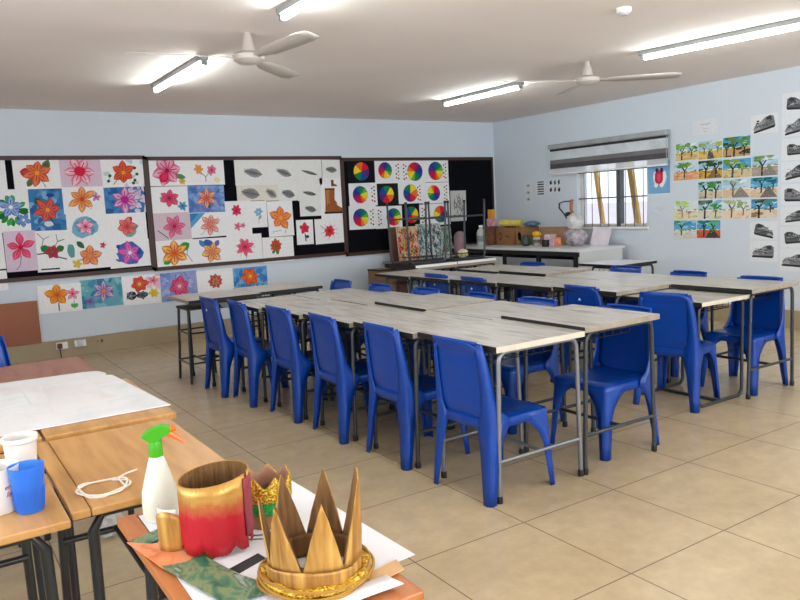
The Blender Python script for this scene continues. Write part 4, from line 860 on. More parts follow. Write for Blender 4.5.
bm = B(); bmesh.ops.create_icosphere(bm, subdivisions=3, radius=.1)
for v in bm.verts: v.co *= 1+rnd.uniform(-.12, .12)
for v in bm.verts: v.co.z = v.co.z*.4+.04
o = tag(obj('plastic_bag', bm, mat('blue_bag', '4C6C8C', .4, var=.6, scale=14), smooth=True), 'crumpled dark and light blue bag on top of the narrow cardboard box', 'bag'); o.location = (-.38, -1.2, CZ+.252); o.scale = (.9, 1.3, 1)
# bottle
T = thing('plastic_bottle', 'white plastic bottle with dark label at the far left of the counter', 'bottle', (-.66, -.42, CZ))
bm = B(); lathe(bm, [(.06, 0), (.066, .02), (.066, .17), (.05, .22), (.028, .24), (.028, .27)], 16); obj('body', bm, mat('bottle_white', 'B9BBB8', .4, var=.1), T, smooth=True)
bm = B(); lathe(bm, [(.068, .05), (.068, .14)], 16, caps=False); obj('paper_label', bm, mat('bottle_label', '7C8488', .6, var=.5, scale=30), T)
bm = B(); lathe(bm, [(.031, .265), (.031, .29)], 14); obj('lid', bm, M['white'], T)
def pot(name, lab, cat, x, y, prof, m, group=None, rim=None, z=CZ, n=18):
    T = thing(name, lab, cat, (x, y, z), 0, group); bm = B(); lathe(bm, prof, n); obj('body', bm, m, T, smooth=True)
    if rim: bm = B(); lathe(bm, rim[0], n); obj('lid', bm, rim[1], T, smooth=True)
    return T
pot('paint_pot', 'round dark green pot in front of the narrow box', 'pot', -.62, -1.33, [(.045, 0), (.07, .03), (.072, .08), (.055, .115)], mat('dark_pot', '2E3A34', .35, var=.3), rim=([(.05, .113), (.045, .14), (.01, .15)], mat('dark_lid', '24302C', .4)))
T = pot('paper_cup', 'white printed cup holding a yellow sponge', 'cup', -.60, -1.52, [(.038, 0), (.052, .12), (.049, .12), (.036, .01)], mat('printed_cup', 'B8B4AC', .5, var=.2, scale=30))
bm = B(); lathe(bm, [(.0485, .045), (.0515, .09)], 18, caps=False); obj('printed_band', bm, mat('cup_dark_print', '5A5650', .6, var=.5, scale=50), T)
bm = B(); bmesh.ops.create_icosphere(bm, subdivisions=2, radius=.05)
for v in bm.verts: v.co *= 1+rnd.uniform(-.15, .15)
o = tag(obj('sponge', bm, mat('yellow_sponge', 'E0A820', .9, var=.2, scale=30, bump=.4)), 'crumpled yellow sponge sticking out of the printed cup', 'sponge'); o.location = (-.60, -1.52, CZ+.158); o.scale = (1, 1.35, .9)
cbox('gift_box', 'white and pink patterned carton behind the black mug', 'box', -.48, -1.66, .14, .09, .15, mat('white_pink_pattern', 'DCC0CC', .6, var=.4, scale=18))
T = pot('mug', 'black mug at the front of the counter', 'mug', -.68, -1.77, [(.042, 0), (.05, .02), (.05, .09), (.046, .09), (.044, .012)], M['black'])
bm = B(); tube(bm, [(-.045, -.01, .07), (-.075, -.015, .06), (-.075, -.015, .03), (-.045, -.01, .02)], .006, 8); obj('handle', bm, M['black'], T, smooth=True)
cbox('juice_carton', 'orange and white carton beside the black mug', 'carton', -.62, -1.93, .065, .06, .12, mat('orange_carton', 'DC8C6C', .5, var=.4, scale=20))
# papier-mache sculpture with jug
T = thing('papier_mache_sculpture', 'tall white and mauve papier-mache sculpture on the counter below the window', 'sculpture', (-.45, -2.08, CZ)); T.scale = (1.2, 1.25, 1.0); pm = mat('papier_mache', 'CFCDCB', .7, var=.15, scale=14, bump=.5)
bm = B(); bmesh.ops.create_icosphere(bm, subdivisions=3, radius=.1)
for v in bm.verts: v.co *= 1+rnd.uniform(-.1, .1); v.co.z = v.co.z*1.25+.115; v.co.y *= 1.35
obj('base', bm, mat('marbled_mauve', 'A49AA2', .7, var=.5, scale=16, bump=.5), T, smooth=True)
bm = B(); bmesh.ops.create_icosphere(bm, subdivisions=3, radius=.09)
for v in bm.verts: v.co *= 1+rnd.uniform(-.08, .08); v.co.z = v.co.z*1.3+.31
obj('body', bm, pm, T, smooth=True)
bm = B(); tube(bm, [(0, .02, .38), (0, .05, .47), (0, .045, .57), (0, .03, .6)], [.022, .018, .018, .016], 10); obj('wooden_handle', bm, mat('brown_stick', '9C6848', .6), T, smooth=True)
bm = B(); tube(bm, [(0, .10, .34), (0, .15, .42), (0, .22, .50), (0, .215, .56), (0, .15, .58), (0, .05, .585)], .009, 8); obj('wire_handle', bm, M['blackpaint'], T, smooth=True)
bm = B(); lathe(bm, [(.045, .39), (.05, .41), (.03, .44), (.01, .445)], 14, c=(0, .08)); obj('black_cap', bm, M['black'], T, smooth=True)
bm = B(); prism(bm, [(-.003, -.15), (.003, -.15), (.003, .15), (-.003, .15)], 0, .24); o = tag(obj('white_card', bm, mat('white_card_pink', 'E4DCE4', .7, var=.08, scale=6)), 'white card leaning on the wall right of the sculpture', 'card'); o.location = (-.30, -2.34, CZ); o.rotation_euler = (0, .35, .0)

# side shelf at the back wall behind the upturned desks, with canvases
T = thing('side_table', 'dark side table against the back wall carrying the canvases', 'table', (-1.62, -.42, 0))
bm = B(); box(bm, -.56, -.32, .70, .5, .35, .73); obj('tabletop', bm, M['cgrey'], T)
for sx in (-.52, .46):
    for sy in (-.28, .31): bm = B(); box(bm, sx-.02, sy-.02, 0, sx+.02, sy+.02, .7); obj('leg', bm, M['blackpaint'], T)
def canvas(x, y, w, h, lab, cols, base, tilt=.12, z=.7305):
    a = Art(w, h, base)
    for k in range(260):
        cx, cy, an = rnd.uniform(-w/2, w/2), rnd.uniform(-h/2, h/2), rnd.uniform(-2.2, -.6)
        a.line([(cx, cy), (cx+.06*math.cos(an), cy+.06*math.sin(an))], rnd.uniform(.006, .024), rnd.choice(cols))
    box_ = box(a.bm, -w/2, 0.0001, -h/2, w/2, .018, h/2)
    for f in box_: a.paint(f, 'C8B8A0')
    o = a.done('painted_canvas', lab, 'painting', 'back', x, z+h/2*math.cos(tilt), 'abstract canvases behind the upturned desks', tilt=0, off=y)
    o.rotation_euler = (-tilt, 0, 0)
canvas(-1.98, -.45, .34, .48, 'abstract canvas of red, orange and green strokes, leaning leftmost', ['C84C40', 'D8804C', '7C9050', 'B83C34', '5C4034', 'D8B070', 'E4D0B8'], 'D4B8A0')
canvas(-1.52, -.32, .42, .5, 'abstract canvas of white, teal and blue strokes in the middle', ['3C6C84', '90B0B0', 'D8DCD8', '2C5068', 'C0A89C', '5C8C80', '404850'], 'C4CCC8')
canvas(-1.15, -.15, .30, .44, 'pale green abstract canvas, rightmost behind the steel legs', ['5C9880', '90B8A0', 'C8D4C4', 'A08C80', '406C5C'], 'A8BCB0')
bm = B(); lathe(bm, [(.07, 0), (.085, .03), (.085, .3), (.05, .36), (.02, .37)], 18); o = tag(obj('mauve_pillow', bm, mat('mauve_fabric', '8C7078', .9, var=.15, scale=10), smooth=True), 'mauve cylindrical cushion beside the pale green canvas', 'cushion'); o.location = (-1.2, -.6, .7305)
bm = B(); bmesh.ops.create_icosphere(bm, subdivisions=3, radius=.07)
for v in bm.verts: v.co *= 1+rnd.uniform(-.12, .12); v.co.z = v.co.z*.8+.055
o = tag(obj('crumpled_paper', bm, mat('cream_yellow_paper', 'D9CBA0', .7, var=.3, scale=12)), 'crumpled cream and yellow paper lump on the upturned desk', 'paper'); o.location = (-1.86, -1.5, .8)
bm = B(); bmesh.ops.create_icosphere(bm, subdivisions=3, radius=.06)
for v in bm.verts: v.co *= 1+rnd.uniform(-.12, .12); v.co.z = v.co.z*.8+.05
o = tag(obj('crumpled_paper', bm, mat('grey_paper_lump', 'A9A9A2', .7, var=.2, scale=12)), 'crumpled grey-white paper lump on the upturned desk, left of the cream one', 'paper'); o.location = (-2.1, -1.5, .8)
# boards leaning beside them
bm = B(); box(bm, -.09, -.012, 0, .09, .012, 1.22); o = tag(obj('wooden_board', bm, mat('brown_board', '6E4A3C', .6, var=.15, scale=6), bevel=.002), 'tall narrow brown board leaning on the wall left of the canvases', 'board', 'brown boards leaning on the back wall'); o.location = (-2.05, -.4, 0); o.rotation_euler = (-.15, 0, .05)
o = o.copy(); C.objects.link(o); o.location = (-2.26, -.42, 0); o.rotation_euler = (-.18, -.03, -.1); o['label'] = 'second tall brown board, its lower part seen under the upturned desk'; o.scale = (1.2, 1, .55)
bm = B(); box(bm, -.12, -.15, 0, .12, .15, .66); T = tag(obj('open_carton', bm, mat('open_carton_cardboard', '8C6C4C', .8, var=.1)), 'open cardboard carton on the floor beside the pinboard end', 'box'); T.location = (-2.44, -.45, 0)
bm = B(); box(bm, -.125, -.156, .645, .125, -.148, .665); box(bm, -.128, -.156, .645, -.12, .15, .665); obj('dark_rim', bm, M['cdark'], T)

# ================================================================== CEILING: tubes, fans, detector
def tube_light(x, y, L, rz, lab):
    T = thing('fluorescent_light', lab, 'light', (x, y, H), rz, 'fluorescent tube lights on the ceiling')
    bm = B(); box(bm, -.03, -L/2, -.04, .03, L/2, 0); obj('housing', bm, M['fitting'], T, bevel=.004)
    for s in (-1, 1): bm = B(); box(bm, -.02, s*(L/2-.03)-.015, -.075, .02, s*(L/2-.03)+.015, -.04); obj('lamp_holder', bm, M['fitting'], T)
    bm = B(); tube(bm, [(0, -L/2+.045, -.062), (0, L/2-.045, -.062)], .016, 12); obj('lit_tube', bm, M['tube'], T)
tube_light(-5.66, -2.57, 1.4, 0, 'lit tube light above the left pinboards, behind the nearer fan blade')
tube_light(-5.66, -5.35, 1.4, 0, 'lit tube light cut by the top edge of the picture')
tube_light(-2.29, -2.46, 1.34, 0, 'lit tube light near the corner, above the colour wheels')
tube_light(-2.2, -5.27, 1.34, math.radians(8), 'lit tube light at the upper right, above the landscapes')
tube_light(-5.66, -8.5, 1.4, 0, 'lit tube light over the near end of the room'); tube_light(-2.2, -8.5, 1.4, 0, 'lit tube light over the near right end of the room')
def fan(x, y, angs, L, lab):
    T = thing('ceiling_fan', lab, 'fan', (x, y, H), 0, 'ceiling fans')
    bm = B(); lathe(bm, [(.05, -.125), (.052, -.115), (.04, -.07), (.026, -.02), (.022, 0)], 18); obj('canopy', bm, M['metal'], T, smooth=True)
    bm = B(); lathe(bm, [(.03, -.205), (.075, -.20), (.105, -.18), (.11, -.15), (.08, -.13), (.03, -.12)], 24); obj('motor_housing', bm, M['metal'], T, smooth=True)
    for a in angs:
        c, s = math.cos(math.radians(a)), math.sin(math.radians(a)); bm = B(); rows = []
        for t in range(9):
            r = lerp(.09, L, t/8); w = interp([(.09, .02), (.2, .035), (.28, .062), (L-.05, .07), (L, .05)], r); tl = .012
            q = []
            for k in (-1, 0, 1): q.append(bm.verts.new((c*r-s*w*k, s*r+c*w*k, -.165-tl*k*(w/.06)-.004*abs(k))))
            rows.append(q)
        for p, q in zip(rows, rows[1:]):
            for k in range(2): bm.faces.new((p[k], p[k+1], q[k+1], q[k]))
        obj('blade', bm, M['metal'], T, smooth=True, solid=.004)
fan(-5.617, -4.013, (175, -84, 42), .8, 'cream three-bladed ceiling fan above the middle row, nearer the left tube light')
fan(-2.41, -4.117, (160, -38, 62), .82, 'cream three-bladed ceiling fan above the window row')
T = thing('smoke_detector', 'small round white smoke detector on the ceiling', 'detector', (-3.61, -5.53, H))
bm = B(); lathe(bm, [(.05, 0), (.05, -.015), (.04, -.03)], 20); obj('base', bm, M['white'], T, smooth=True)
bm = B(); lathe(bm, [(.032, -.028), (.03, -.045), (.01, -.05)], 20); obj('sensor_head', bm, mat('detector_grey', 'C0C2C4', .5), T, smooth=True)

# ================================================================== FOREGROUND WOODEN DESKS
def wood_desk(lab, x0, x1, y0, y1, zt, m, group='wooden desks in the left foreground', strip=True, thick=.024, xbar=True):
    cx, cy = (x0+x1)/2, (y0+y1)/2; w, d = (x1-x0)/2, (y1-y0)/2
    T = thing('wooden_desk', lab, 'table', (cx, cy, 0), 0, group)
    sw = .05 if strip else 0
    bm = B(); box(bm, -w+sw, -d, zt-thick, w, d, zt); obj('desktop', bm, m, T, bevel=.005)
    if strip: bm = B(); box(bm, -w, -d, zt-thick, -w+sw-.002, d, zt+.001); obj('edge_strip', bm, m, T, bevel=.004)
    for sy in (-1, 1):
        y = sy*(d-.07)
        bm = B()
        pts = [(-w+.05, y+sy*.03, 0), (-w+.06, y, zt-.09), (-w+.09, y, zt-thick-.018), (w-.09, y, zt-thick-.018), (w-.06, y, zt-.09), (w-.05, y+sy*.03, 0)]
        tube(bm, pts, .0155, 10); f = obj('leg_frame', bm, M['blackpaint'], T, smooth=True, angle=60)
    if xbar:
        bm = B(); tube(bm, [(-w+.055, -d+.07, .34), (w-.055, -d+.07, .34)], .013, 8); tube(bm, [(-w+.055, d-.07, .34), (w-.055, d-.07, .34)], .013, 8)
        tube(bm, [(0, -d+.07, .34), (0, d-.07, .34)], .013, 8); obj('stretcher', bm, M['blackpaint'], T, smooth=True, angle=60)
    return T
wood_desk('honey-coloured wooden desk holding the white cord coil', -7.385, -6.9, -6.80, -6.02, .70, M['wood'])
wood_desk('wooden desk at the left picture edge holding the cups', -7.89, -7.395, -6.845, -6.07, .70, M['wood'])
wood_desk('orange-brown wooden desk in the front carrying the crowns and papers', -7.295, -6.87, -7.72, -6.915, .70, M['wood2'])
wood_desk('wooden desk with rounded edge under the large white sheet', -7.335, -6.85, -5.955, -5.13, .70, M['wood'], strip=False, thick=.03)
wood_desk('wooden desk under the left part of the large white sheet', -7.84, -7.345, -5.955, -5.13, .70, M['wood'], strip=False, thick=.03)
wood_desk('reddish-brown wooden desk beyond the large white sheet', -7.42, -6.93, -5.09, -4.28, .70, M['wood3'], strip=False)
wood_desk('second reddish-brown wooden desk further left, beside the blue chair', -7.93, -7.43, -5.05, -4.12, .70, M['wood3'], strip=False)
# big white sheet with ghostly marks
m_ = ramp_noise('white_drafting_sheet', [(.3, 'D5DADB'), (.5, 'E9E9E8'), (.7, 'E2DAD8')], 3.2, (1, 1, 1), rough=.25, detail=6, distortion=.5)
bm = B(); prism(bm, [(-7.95, -5.84), (-6.84, -5.84), (-6.895, -5.02), (-6.925, -5.0), (-6.91, -4.95), (-6.93, -4.86), (-7.0, -4.83), (-7.95, -4.75)], .7015, .7065)
T = tag(obj('white_sheet', bm, m_, bevel=.002), 'large white sheet with faint grey drawing spread over the wooden desks', 'sheet')
fm = mat('faint_blue_grey_drawing', 'C6D0D3', .4, var=.06); bm = B()
for (x, y, w, h) in ((-7.45, -5.25, .28, .28), (-7.12, -5.2, .22, .3), (-7.3, -5.55, .1, .14)):
    for e in ((x-w/2, y-h/2, x+w/2, y-h/2+.006), (x-w/2, y+h/2-.006, x+w/2, y+h/2), (x-w/2, y-h/2, x-w/2+.004, y+h/2), (x+w/2-.004, y-h/2, x+w/2, y+h/2)): box(bm, e[0], e[1], .7064, e[2], e[3], .7068)
obj('faint_drawing', bm, fm, T)

# cord coil
cm = mat('white_cord', 'E8DDD0', .6, var=.08); bm = B(); pts = []
for k in range(64):
    a = 2*PI*k/64*2.6+2; e = 1+.08*math.sin(k*.9)
    pts.append((-7.275+.07*e*math.cos(a), -6.665+.05*e*math.sin(a)*1.35, .7045+.003*math.sin(k*.5)+.0025*(k//25)))
pts += [(-7.225, -6.62, .708), (-7.195, -6.60, .71), (-7.16, -6.585, .709)]
tube(bm, pts, .0028, 7); tag(obj('cord_coil', bm, cm, smooth=True), 'loose coil of white cord lying on the honey-coloured desk', 'cord')

# cups
def cup(name, lab, x, y, r0, r1, h, m, ribs=0, group=None, th=.002, rim=False):
    T = thing(name, lab, 'cup', (x, y, .7008), 0, group); bm = B(); n = 40
    lathe(bm, [(r0*.96, 0), (r0, .004), (lerp(r0, r1, .5), h*.5), (r1, h), (r1-th, h), (lerp(r0, r1, .5)-th, h*.5), (r0-th, .006), (0.0001, .006)], n)
    if ribs:
        for v in bm.verts:
            if .003 < v.co.z < h*.6 and abs(math.atan2(v.co.y, v.co.x)*n/(2*PI)) % 2 > 1: v.co.x *= .965; v.co.y *= .965
    obj('body', bm, m, T, smooth=True)
    return T
m_b, nt, b = newmat('blue_translucent_plastic'); b.inputs['Base Color'].default_value = lin('5AA4FF')+(1,); b.inputs['Roughness'].default_value = .22; b.inputs['Transmission Weight'].default_value = .65; b.inputs['IOR'].default_value = 1.2
T = cup('plastic_tumbler', 'ribbed translucent blue tumbler on the desk at the left edge', -7.473, -6.70, .035, .046, .128, m_b, th=.002)
bm = B()
for k in range(30):
    a = 2*PI*k/30; c, s = math.cos(a), math.sin(a)
    tube(bm, [(.0358*c, .0358*s, .012), (.0405*c, .0405*s, .065)], .0016, 5)
obj('ribs', bm, m_b, T, smooth=True)
wt = mat('white_tub_plastic', 'E0DCD6', .4, var=.03)
T = cup('plastic_tub', 'tall white plastic tub with a lid rim behind the blue tumbler', -7.462, -6.47, .038, .046, .150, wt)
bm = B(); lathe(bm, [(.0465, .135), (.0505, .14), (.0505, .15), (.049, .153), (.044, .15)], 36, caps=False); obj('rim', bm, wt, T, smooth=True)
T = cup('plastic_tub', 'white plastic tub with red handwriting, cut by the left picture edge', -7.545, -6.64, .052, .062, .125, wt)
# red handwriting wrapped on the tub
def wrap_text(txt, size, r_of_z, ang0, z, m, parent, name='red_handwriting'):
    cu_ = bpy.data.curves.new('t', 'FONT'); cu_.body = txt; cu_.size = size; cu_.shear = .35; cu_.align_x = 'CENTER'; cu_.offset = .0004
    to = bpy.data.objects.new('t', cu_); C.objects.link(to); dg = bpy.context.evaluated_depsgraph_get(); dg.update()
    me = bpy.data.meshes.new_from_object(to.evaluated_get(dg)); bpy.data.objects.remove(to)
    bm = bmesh.new(); bm.from_mesh(me); bmesh.ops.triangulate(bm, faces=bm.faces[:]); bmesh.ops.subdivide_edges(bm, edges=[e for e in bm.edges if e.calc_length() > .006], cuts=1)
    for v in bm.verts:
        zz = z+v.co.y; r = r_of_z(zz)+.0006; a = ang0+v.co.x/r; v.co = Vector((r*math.cos(a), r*math.sin(a), zz))
    return obj(name, bm, m, parent)
rm = mat('red_marker', 'B02838', .6, var=.05); rz_ = lambda z: lerp(.052, .062, min(1, z/.125))
camang = math.atan2(-8.8975+6.62, -7.662+7.535)
wrap_text('ers', .017, rz_, camang+.50, .070, rm, T); wrap_text('ld', .020, rz_, camang+.50, .048, rm, T)

# spray bottle
T = thing('spray_bottle', 'white spray bottle with green head and orange trigger behind the red crown', 'bottle', (-7.197, -6.99, .703), math.radians(-20)); T.scale = (.95, .95, .955)
bm = B(); lathe(bm, [(.044, 0), (.048, .006), (.048, .05), (.046, .075), (.034, .12), (.021, .165), (.0165, .175), (.0165, .19)], 32)
mb, nt, b = newmat('frosted_bottle'); b.inputs['Base Color'].default_value = lin('E2E2D2')+(1,); b.inputs['Roughness'].default_value = .35; b.inputs['Subsurface Weight'].default_value = .3; b.inputs['Subsurface Radius'].default_value = (.03, .03, .02)
obj('body', bm, mb, T, smooth=True)
gm = mat('bright_green_plastic', '3FA214', .35, var=.04)
bm = B(); lathe(bm, [(.0185, .172), (.0195, .175), (.018, .205), (.0165, .215)], 20); obj('collar', bm, gm, T, smooth=True)
bm = B(); prof = [(-.034, .232), (-.032, .226), (-.012, .21), (.012, .21), (.016, .222), (.04, .232), (.044, .238), (.043, .252), (.02, .258), (-.006, .252), (-.026, .24)]
v0 = [bm.verts.new((x, -.011, z)) for x, z in prof]; v1 = [bm.verts.new((x, .011, z)) for x, z in prof]; n = len(prof)
bm.faces.new(v0); bm.faces.new(v1[::-1])
for i in range(n): bm.faces.new((v0[i], v0[(i+1) % n], v1[(i+1) % n], v1[i]))
obj('spray_head', bm, gm, T, bevel=.003)
om = mat('orange_plastic', 'F06A1C', .35, var=.04)
bm = B(); lathe(bm, [(.009, 0), (.008, .012), (.004, .014)], 12); nz = obj('nozzle', bm, om, T, smooth=True); nz.location = (.043, 0, .244); nz.rotation_euler = (0, PI/2, 0)
bm = B(); tube(bm, [(.028, 0, .238), (.042, 0, .230), (.060, 0, .216), (.078, 0, .200)], [.010, .010, .0075, .003], 8); obj('trigger', bm, om, T, smooth=True)

# papers under the crowns
def flat_sheet(name, lab, cat, poly, z, m, group='papers under the crowns', extra=None, th=.0008, rz=0, curl=0):
    cx = sum(p[0] for p in poly)/len(poly); cy = sum(p[1] for p in poly)/len(poly)
    bm = B(); prism(bm, [(x-cx, y-cy) for x, y in poly], 0, th); o = tag(obj(name, bm, m), lab, cat, group); o.location = (cx, cy, z)
    if extra:
        for nm, polys, mm in extra:
            bm = B()
            for pl in polys: prism(bm, [(x-cx, y-cy) for x, y in pl], th+.0002, th+.0006)
            obj(nm, bm, mm, o)
    return o
pw = mat('white_paper', 'DEDEE2', .7, var=.02); pk = mat('pink_crayon', 'C07098', .8, var=.1); pb = mat('pale_blue_wash', 'B8CCE4', .8, var=.1); ink = mat('black_print', '26282A', .7, var=.3, scale=30)
flat_sheet('paper_sheet', 'white paper sheet lying under the spray bottle', 'paper', [(-7.245, -6.945), (-7.07, -6.935), (-7.07, -7.2), (-7.25, -7.2)], .7012, pw)
flat_sheet('paper_sheet', 'white paper with a pink crayon line hanging over the right desk edge', 'paper', [(-7.06, -7.03), (-6.82, -6.96), (-6.80, -7.585), (-6.97, -7.6), (-7.09, -7.35)], .7024, pw, extra=[('pink_line', [[(-6.92, -7.32), (-6.86, -7.42), (-6.865, -7.425), (-6.93, -7.33)]], pk), ('blue_wash', [[(-6.92, -7.42), (-6.87, -7.45), (-6.88, -7.52), (-6.93, -7.49)]], pb)])
flat_sheet('printed_paper', 'white printed page with a black picture between the two crowns', 'paper', [(-7.19, -7.33), (-7.06, -7.24), (-7.0, -7.46), (-7.16, -7.50)], .7036, pw, extra=[('black_picture', [[(-7.16, -7.385), (-7.08, -7.355), (-7.075, -7.39), (-7.15, -7.42)]], ink), ('print_lines', [[(-7.06, -7.25), (-7.03, -7.27), (-7.032, -7.274), (-7.062, -7.254)], [(-7.07, -7.27), (-7.04, -7.29), (-7.042, -7.294), (-7.072, -7.274)]], ink)])
flat_sheet('paper_sheet', 'white paper at the front left of the crown desk below the painted card', 'paper', [(-7.262, -7.31), (-7.12, -7.38), (-7.03, -7.8), (-7.275, -7.8)], .7018, pw)
cd = mat('peach_card', 'DDB896', .7, var=.1)
flat_sheet('card_strip', 'plain tan card strip under the gold crown ring, sticking out to the right', 'card', [(-7.16, -7.64), (-7.14, -7.69), (-6.86, -7.63), (-6.85, -7.585)], .7045, mat('tan_strip', 'C8A070', .7, var=.12), th=.003)
# curled white strip
bm = B(); pr = []
for k in range(13):
    t = k/12; x = lerp(-7.13, -6.915, t); y = lerp(-7.63, -7.645, t); z = .7025+.006*math.sin(PI*t)+.014*t*t
    pr.append((bm.verts.new((x, y, z)), bm.verts.new((x+.012, y-.05, z-.002*t))))
for a_, b_ in zip(pr, pr[1:]): bm.faces.new((a_[0], a_[1], b_[1], b_[0]))
tag(obj('paper_strip', bm, pw, smooth=True, solid=.001), 'curling white paper strip in front of the gold crown', 'paper', 'papers under the crowns')
# painted card palette (two arms)
mp_ = ramp_noise('painted_green_orange', [(.32, '2C5844'), (.45, '4C7C60'), (.52, '7C8A60'), (.62, '3A6048'), (.7, '8FA098')], 22, (1, .6, 1), rough=.45, detail=5, distortion=1.0)
mpo = ramp_noise('painted_orange_patch', [(.32, 'C86838'), (.5, 'E08C5C'), (.68, 'C89878')], 22, (1, 1, 1), rough=.45, detail=5, distortion=1.0)
zc = .7062
T = thing('painted_card', 'green and orange paint-smeared angled card under the red crown', 'card', (-7.25, -7.2, zc))
def rel(pl): return [(x+7.25, y+7.2) for x, y in pl]
bm = B(); prism(bm, rel([(-7.312, -7.105), (-7.17, -7.055), (-7.16, -7.09), (-7.27, -7.15)]), 0, .003); obj('upper_arm', bm, mp_, T)
bm = B(); prism(bm, rel([(-7.312, -7.105), (-7.27, -7.15), (-7.19, -7.19), (-7.19, -7.31), (-7.23, -7.38), (-7.28, -7.29)]), 0, .003); obj('orange_patch', bm, mpo, T)
bm = B(); prism(bm, rel([(-7.28, -7.285), (-7.23, -7.30), (-7.19, -7.28), (-7.155, -7.43), (-7.125, -7.50), (-7.15, -7.54), (-7.22, -7.53)]), .0, .0034); obj('lower_arm', bm, mp_, T)

# --- red and gold crown (spray-painted cardboard tube)
def ring_strip(bm, cx, cy, r, zlo, zhi, n, a0=0, a1=2*PI, mi=0, rough_=.0, sx=1, sy=1, flare=0):
    """open wall of a ring; zlo/zhi are functions of the angle; returns nothing"""
    rows = []; NZ = 6
    for k in range(n+1):
        a = lerp(a0, a1, k/n); lo, hi = zlo(a), zhi(a); col = []
        for q in range(NZ+1):
            z = lerp(lo, hi, q/NZ); rr = r*(1+flare*z)+rough_*((k % 2)*2-1)
            col.append(bm.verts.new((cx+rr*sx*math.cos(a), cy+rr*sy*math.sin(a), z)))
        rows.append(col)
    for p, q in zip(rows, rows[1:]):
        for i in range(NZ): bm.faces.new((p[i], q[i], q[i+1], p[i+1])).material_index = mi
mrg, nt, b = newmat('gold_to_red_spray')
tc = nd(nt, 'ShaderNodeTexCoord'); sp = nd(nt, 'ShaderNodeSeparateXYZ'); nt.links.new(tc.outputs['Object'], sp.inputs[0])
no = nd(nt, 'ShaderNodeTexNoise'); no.inputs['Scale'].default_value = 60; nt.links.new(tc.outputs['Object'], no.inputs[0])
n2 = nd(nt, 'ShaderNodeMath', operation='MULTIPLY_ADD'); n2.inputs[1].default_value = .03; nt.links.new(no.outputs['Fac'], n2.inputs[0]); nt.links.new(sp.outputs['Z'], n2.inputs[2])
rp = nd(nt, 'ShaderNodeValToRGB'); e = rp.color_ramp.elements; mr = nd(nt, 'ShaderNodeMapRange'); mr.inputs['From Max'].default_value = .2; nt.links.new(n2.outputs[0], mr.inputs['Value']); nt.links.new(mr.outputs[0], rp.inputs[0])
e[0].position = .0; e[0].color = lin('B01020')+(1,); e[1].position = .52; e[1].color = lin('B41426')+(1,)
for p_, c_ in ((.66, 'B86838'), (.74, 'C8984C'), (1, 'B98A42')): q = e.new(p_); q.color = lin(c_)+(1,)
nt.links.new(rp.outputs[0], b.inputs['Base Color']); b.inputs['Roughness'].default_value = .36
rm2 = nd(nt, 'ShaderNodeMapRange'); rm2.inputs['From Min'].default_value = .11; rm2.inputs['From Max'].default_value = .16; rm2.inputs['To Max'].default_value = .5; nt.links.new(n2.outputs[0], rm2.inputs['Value']); nt.links.new(rm2.outputs[0], b.inputs['Metallic'])
wv = nd(nt, 'ShaderNodeTexNoise'); wv.inputs['Scale'].default_value = 1; wv.inputs['Detail'].default_value = 2
mpv = nd(nt, 'ShaderNodeMapping'); mpv.inputs['Scale'].default_value = (260, 260, 3); nt.links.new(tc.outputs['Object'], mpv.inputs[0]); nt.links.new(mpv.outputs[0], wv.inputs[0])
bp = nd(nt, 'ShaderNodeBump'); bp.inputs['Strength'].default_value = .5; bp.inputs['Distance'].default_value = .002; nt.links.new(wv.outputs['Fac'], bp.inputs['Height']); nt.links.new(bp.outputs[0], b.inputs['Normal'])
T = thing('crown_hat', 'tall cardboard crown sprayed gold above and red below with scalloped foot', 'crown', (-7.14, -7.262, .7105), math.radians(-30), 'handmade cardboard crowns')
sc_ = lambda a: .001+.02*(1-abs(math.sin(a*3.5)))**2
bm = B(); ring_strip(bm, 0, 0, .076, sc_, lambda a: .172+.010*math.sin(a+.9), 96, -.15, 2*PI-.35, rough_=.001, sx=1.06, sy=.92); obj('outer_wall', bm, mrg, T, smooth=True, solid=.002, angle=70)
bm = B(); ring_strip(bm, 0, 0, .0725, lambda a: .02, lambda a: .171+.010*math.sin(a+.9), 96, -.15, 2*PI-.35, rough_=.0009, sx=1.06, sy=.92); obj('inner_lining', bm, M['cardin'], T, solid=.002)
bm = B(); ring_strip(bm, 0, 0, .0795, lambda a: .03, lambda a: .168, 10, -.5, .1, sx=1.06, sy=.92); obj('overlap_flap', bm, mat('mauve_red_flap', '8C2C3C', .5, var=.2), T, smooth=True, solid=.002)
# gold cuff beside it
T = thing('cardboard_cuff', 'small gold-painted curled cardboard piece left of the red crown', 'cardboard piece', (-7.222, -7.20, .7105), 0, None)
bm = B(); ring_strip(bm, 0, 0, .036, lambda a: 0, lambda a: .085+.012*math.sin(2*a), 24, PI*.75, PI*1.75, flare=.6); obj('curl', bm, M['gold'], T, smooth=True, solid=.002)
bm = B(); ring_strip(bm, 0, 0, .032, lambda a: .03, lambda a: .1, 16, PI*.8, PI*1.5, flare=.6); obj('white_lining', bm, mat('paper_lining', 'D8D4C8', .7), T, smooth=True, solid=.001)
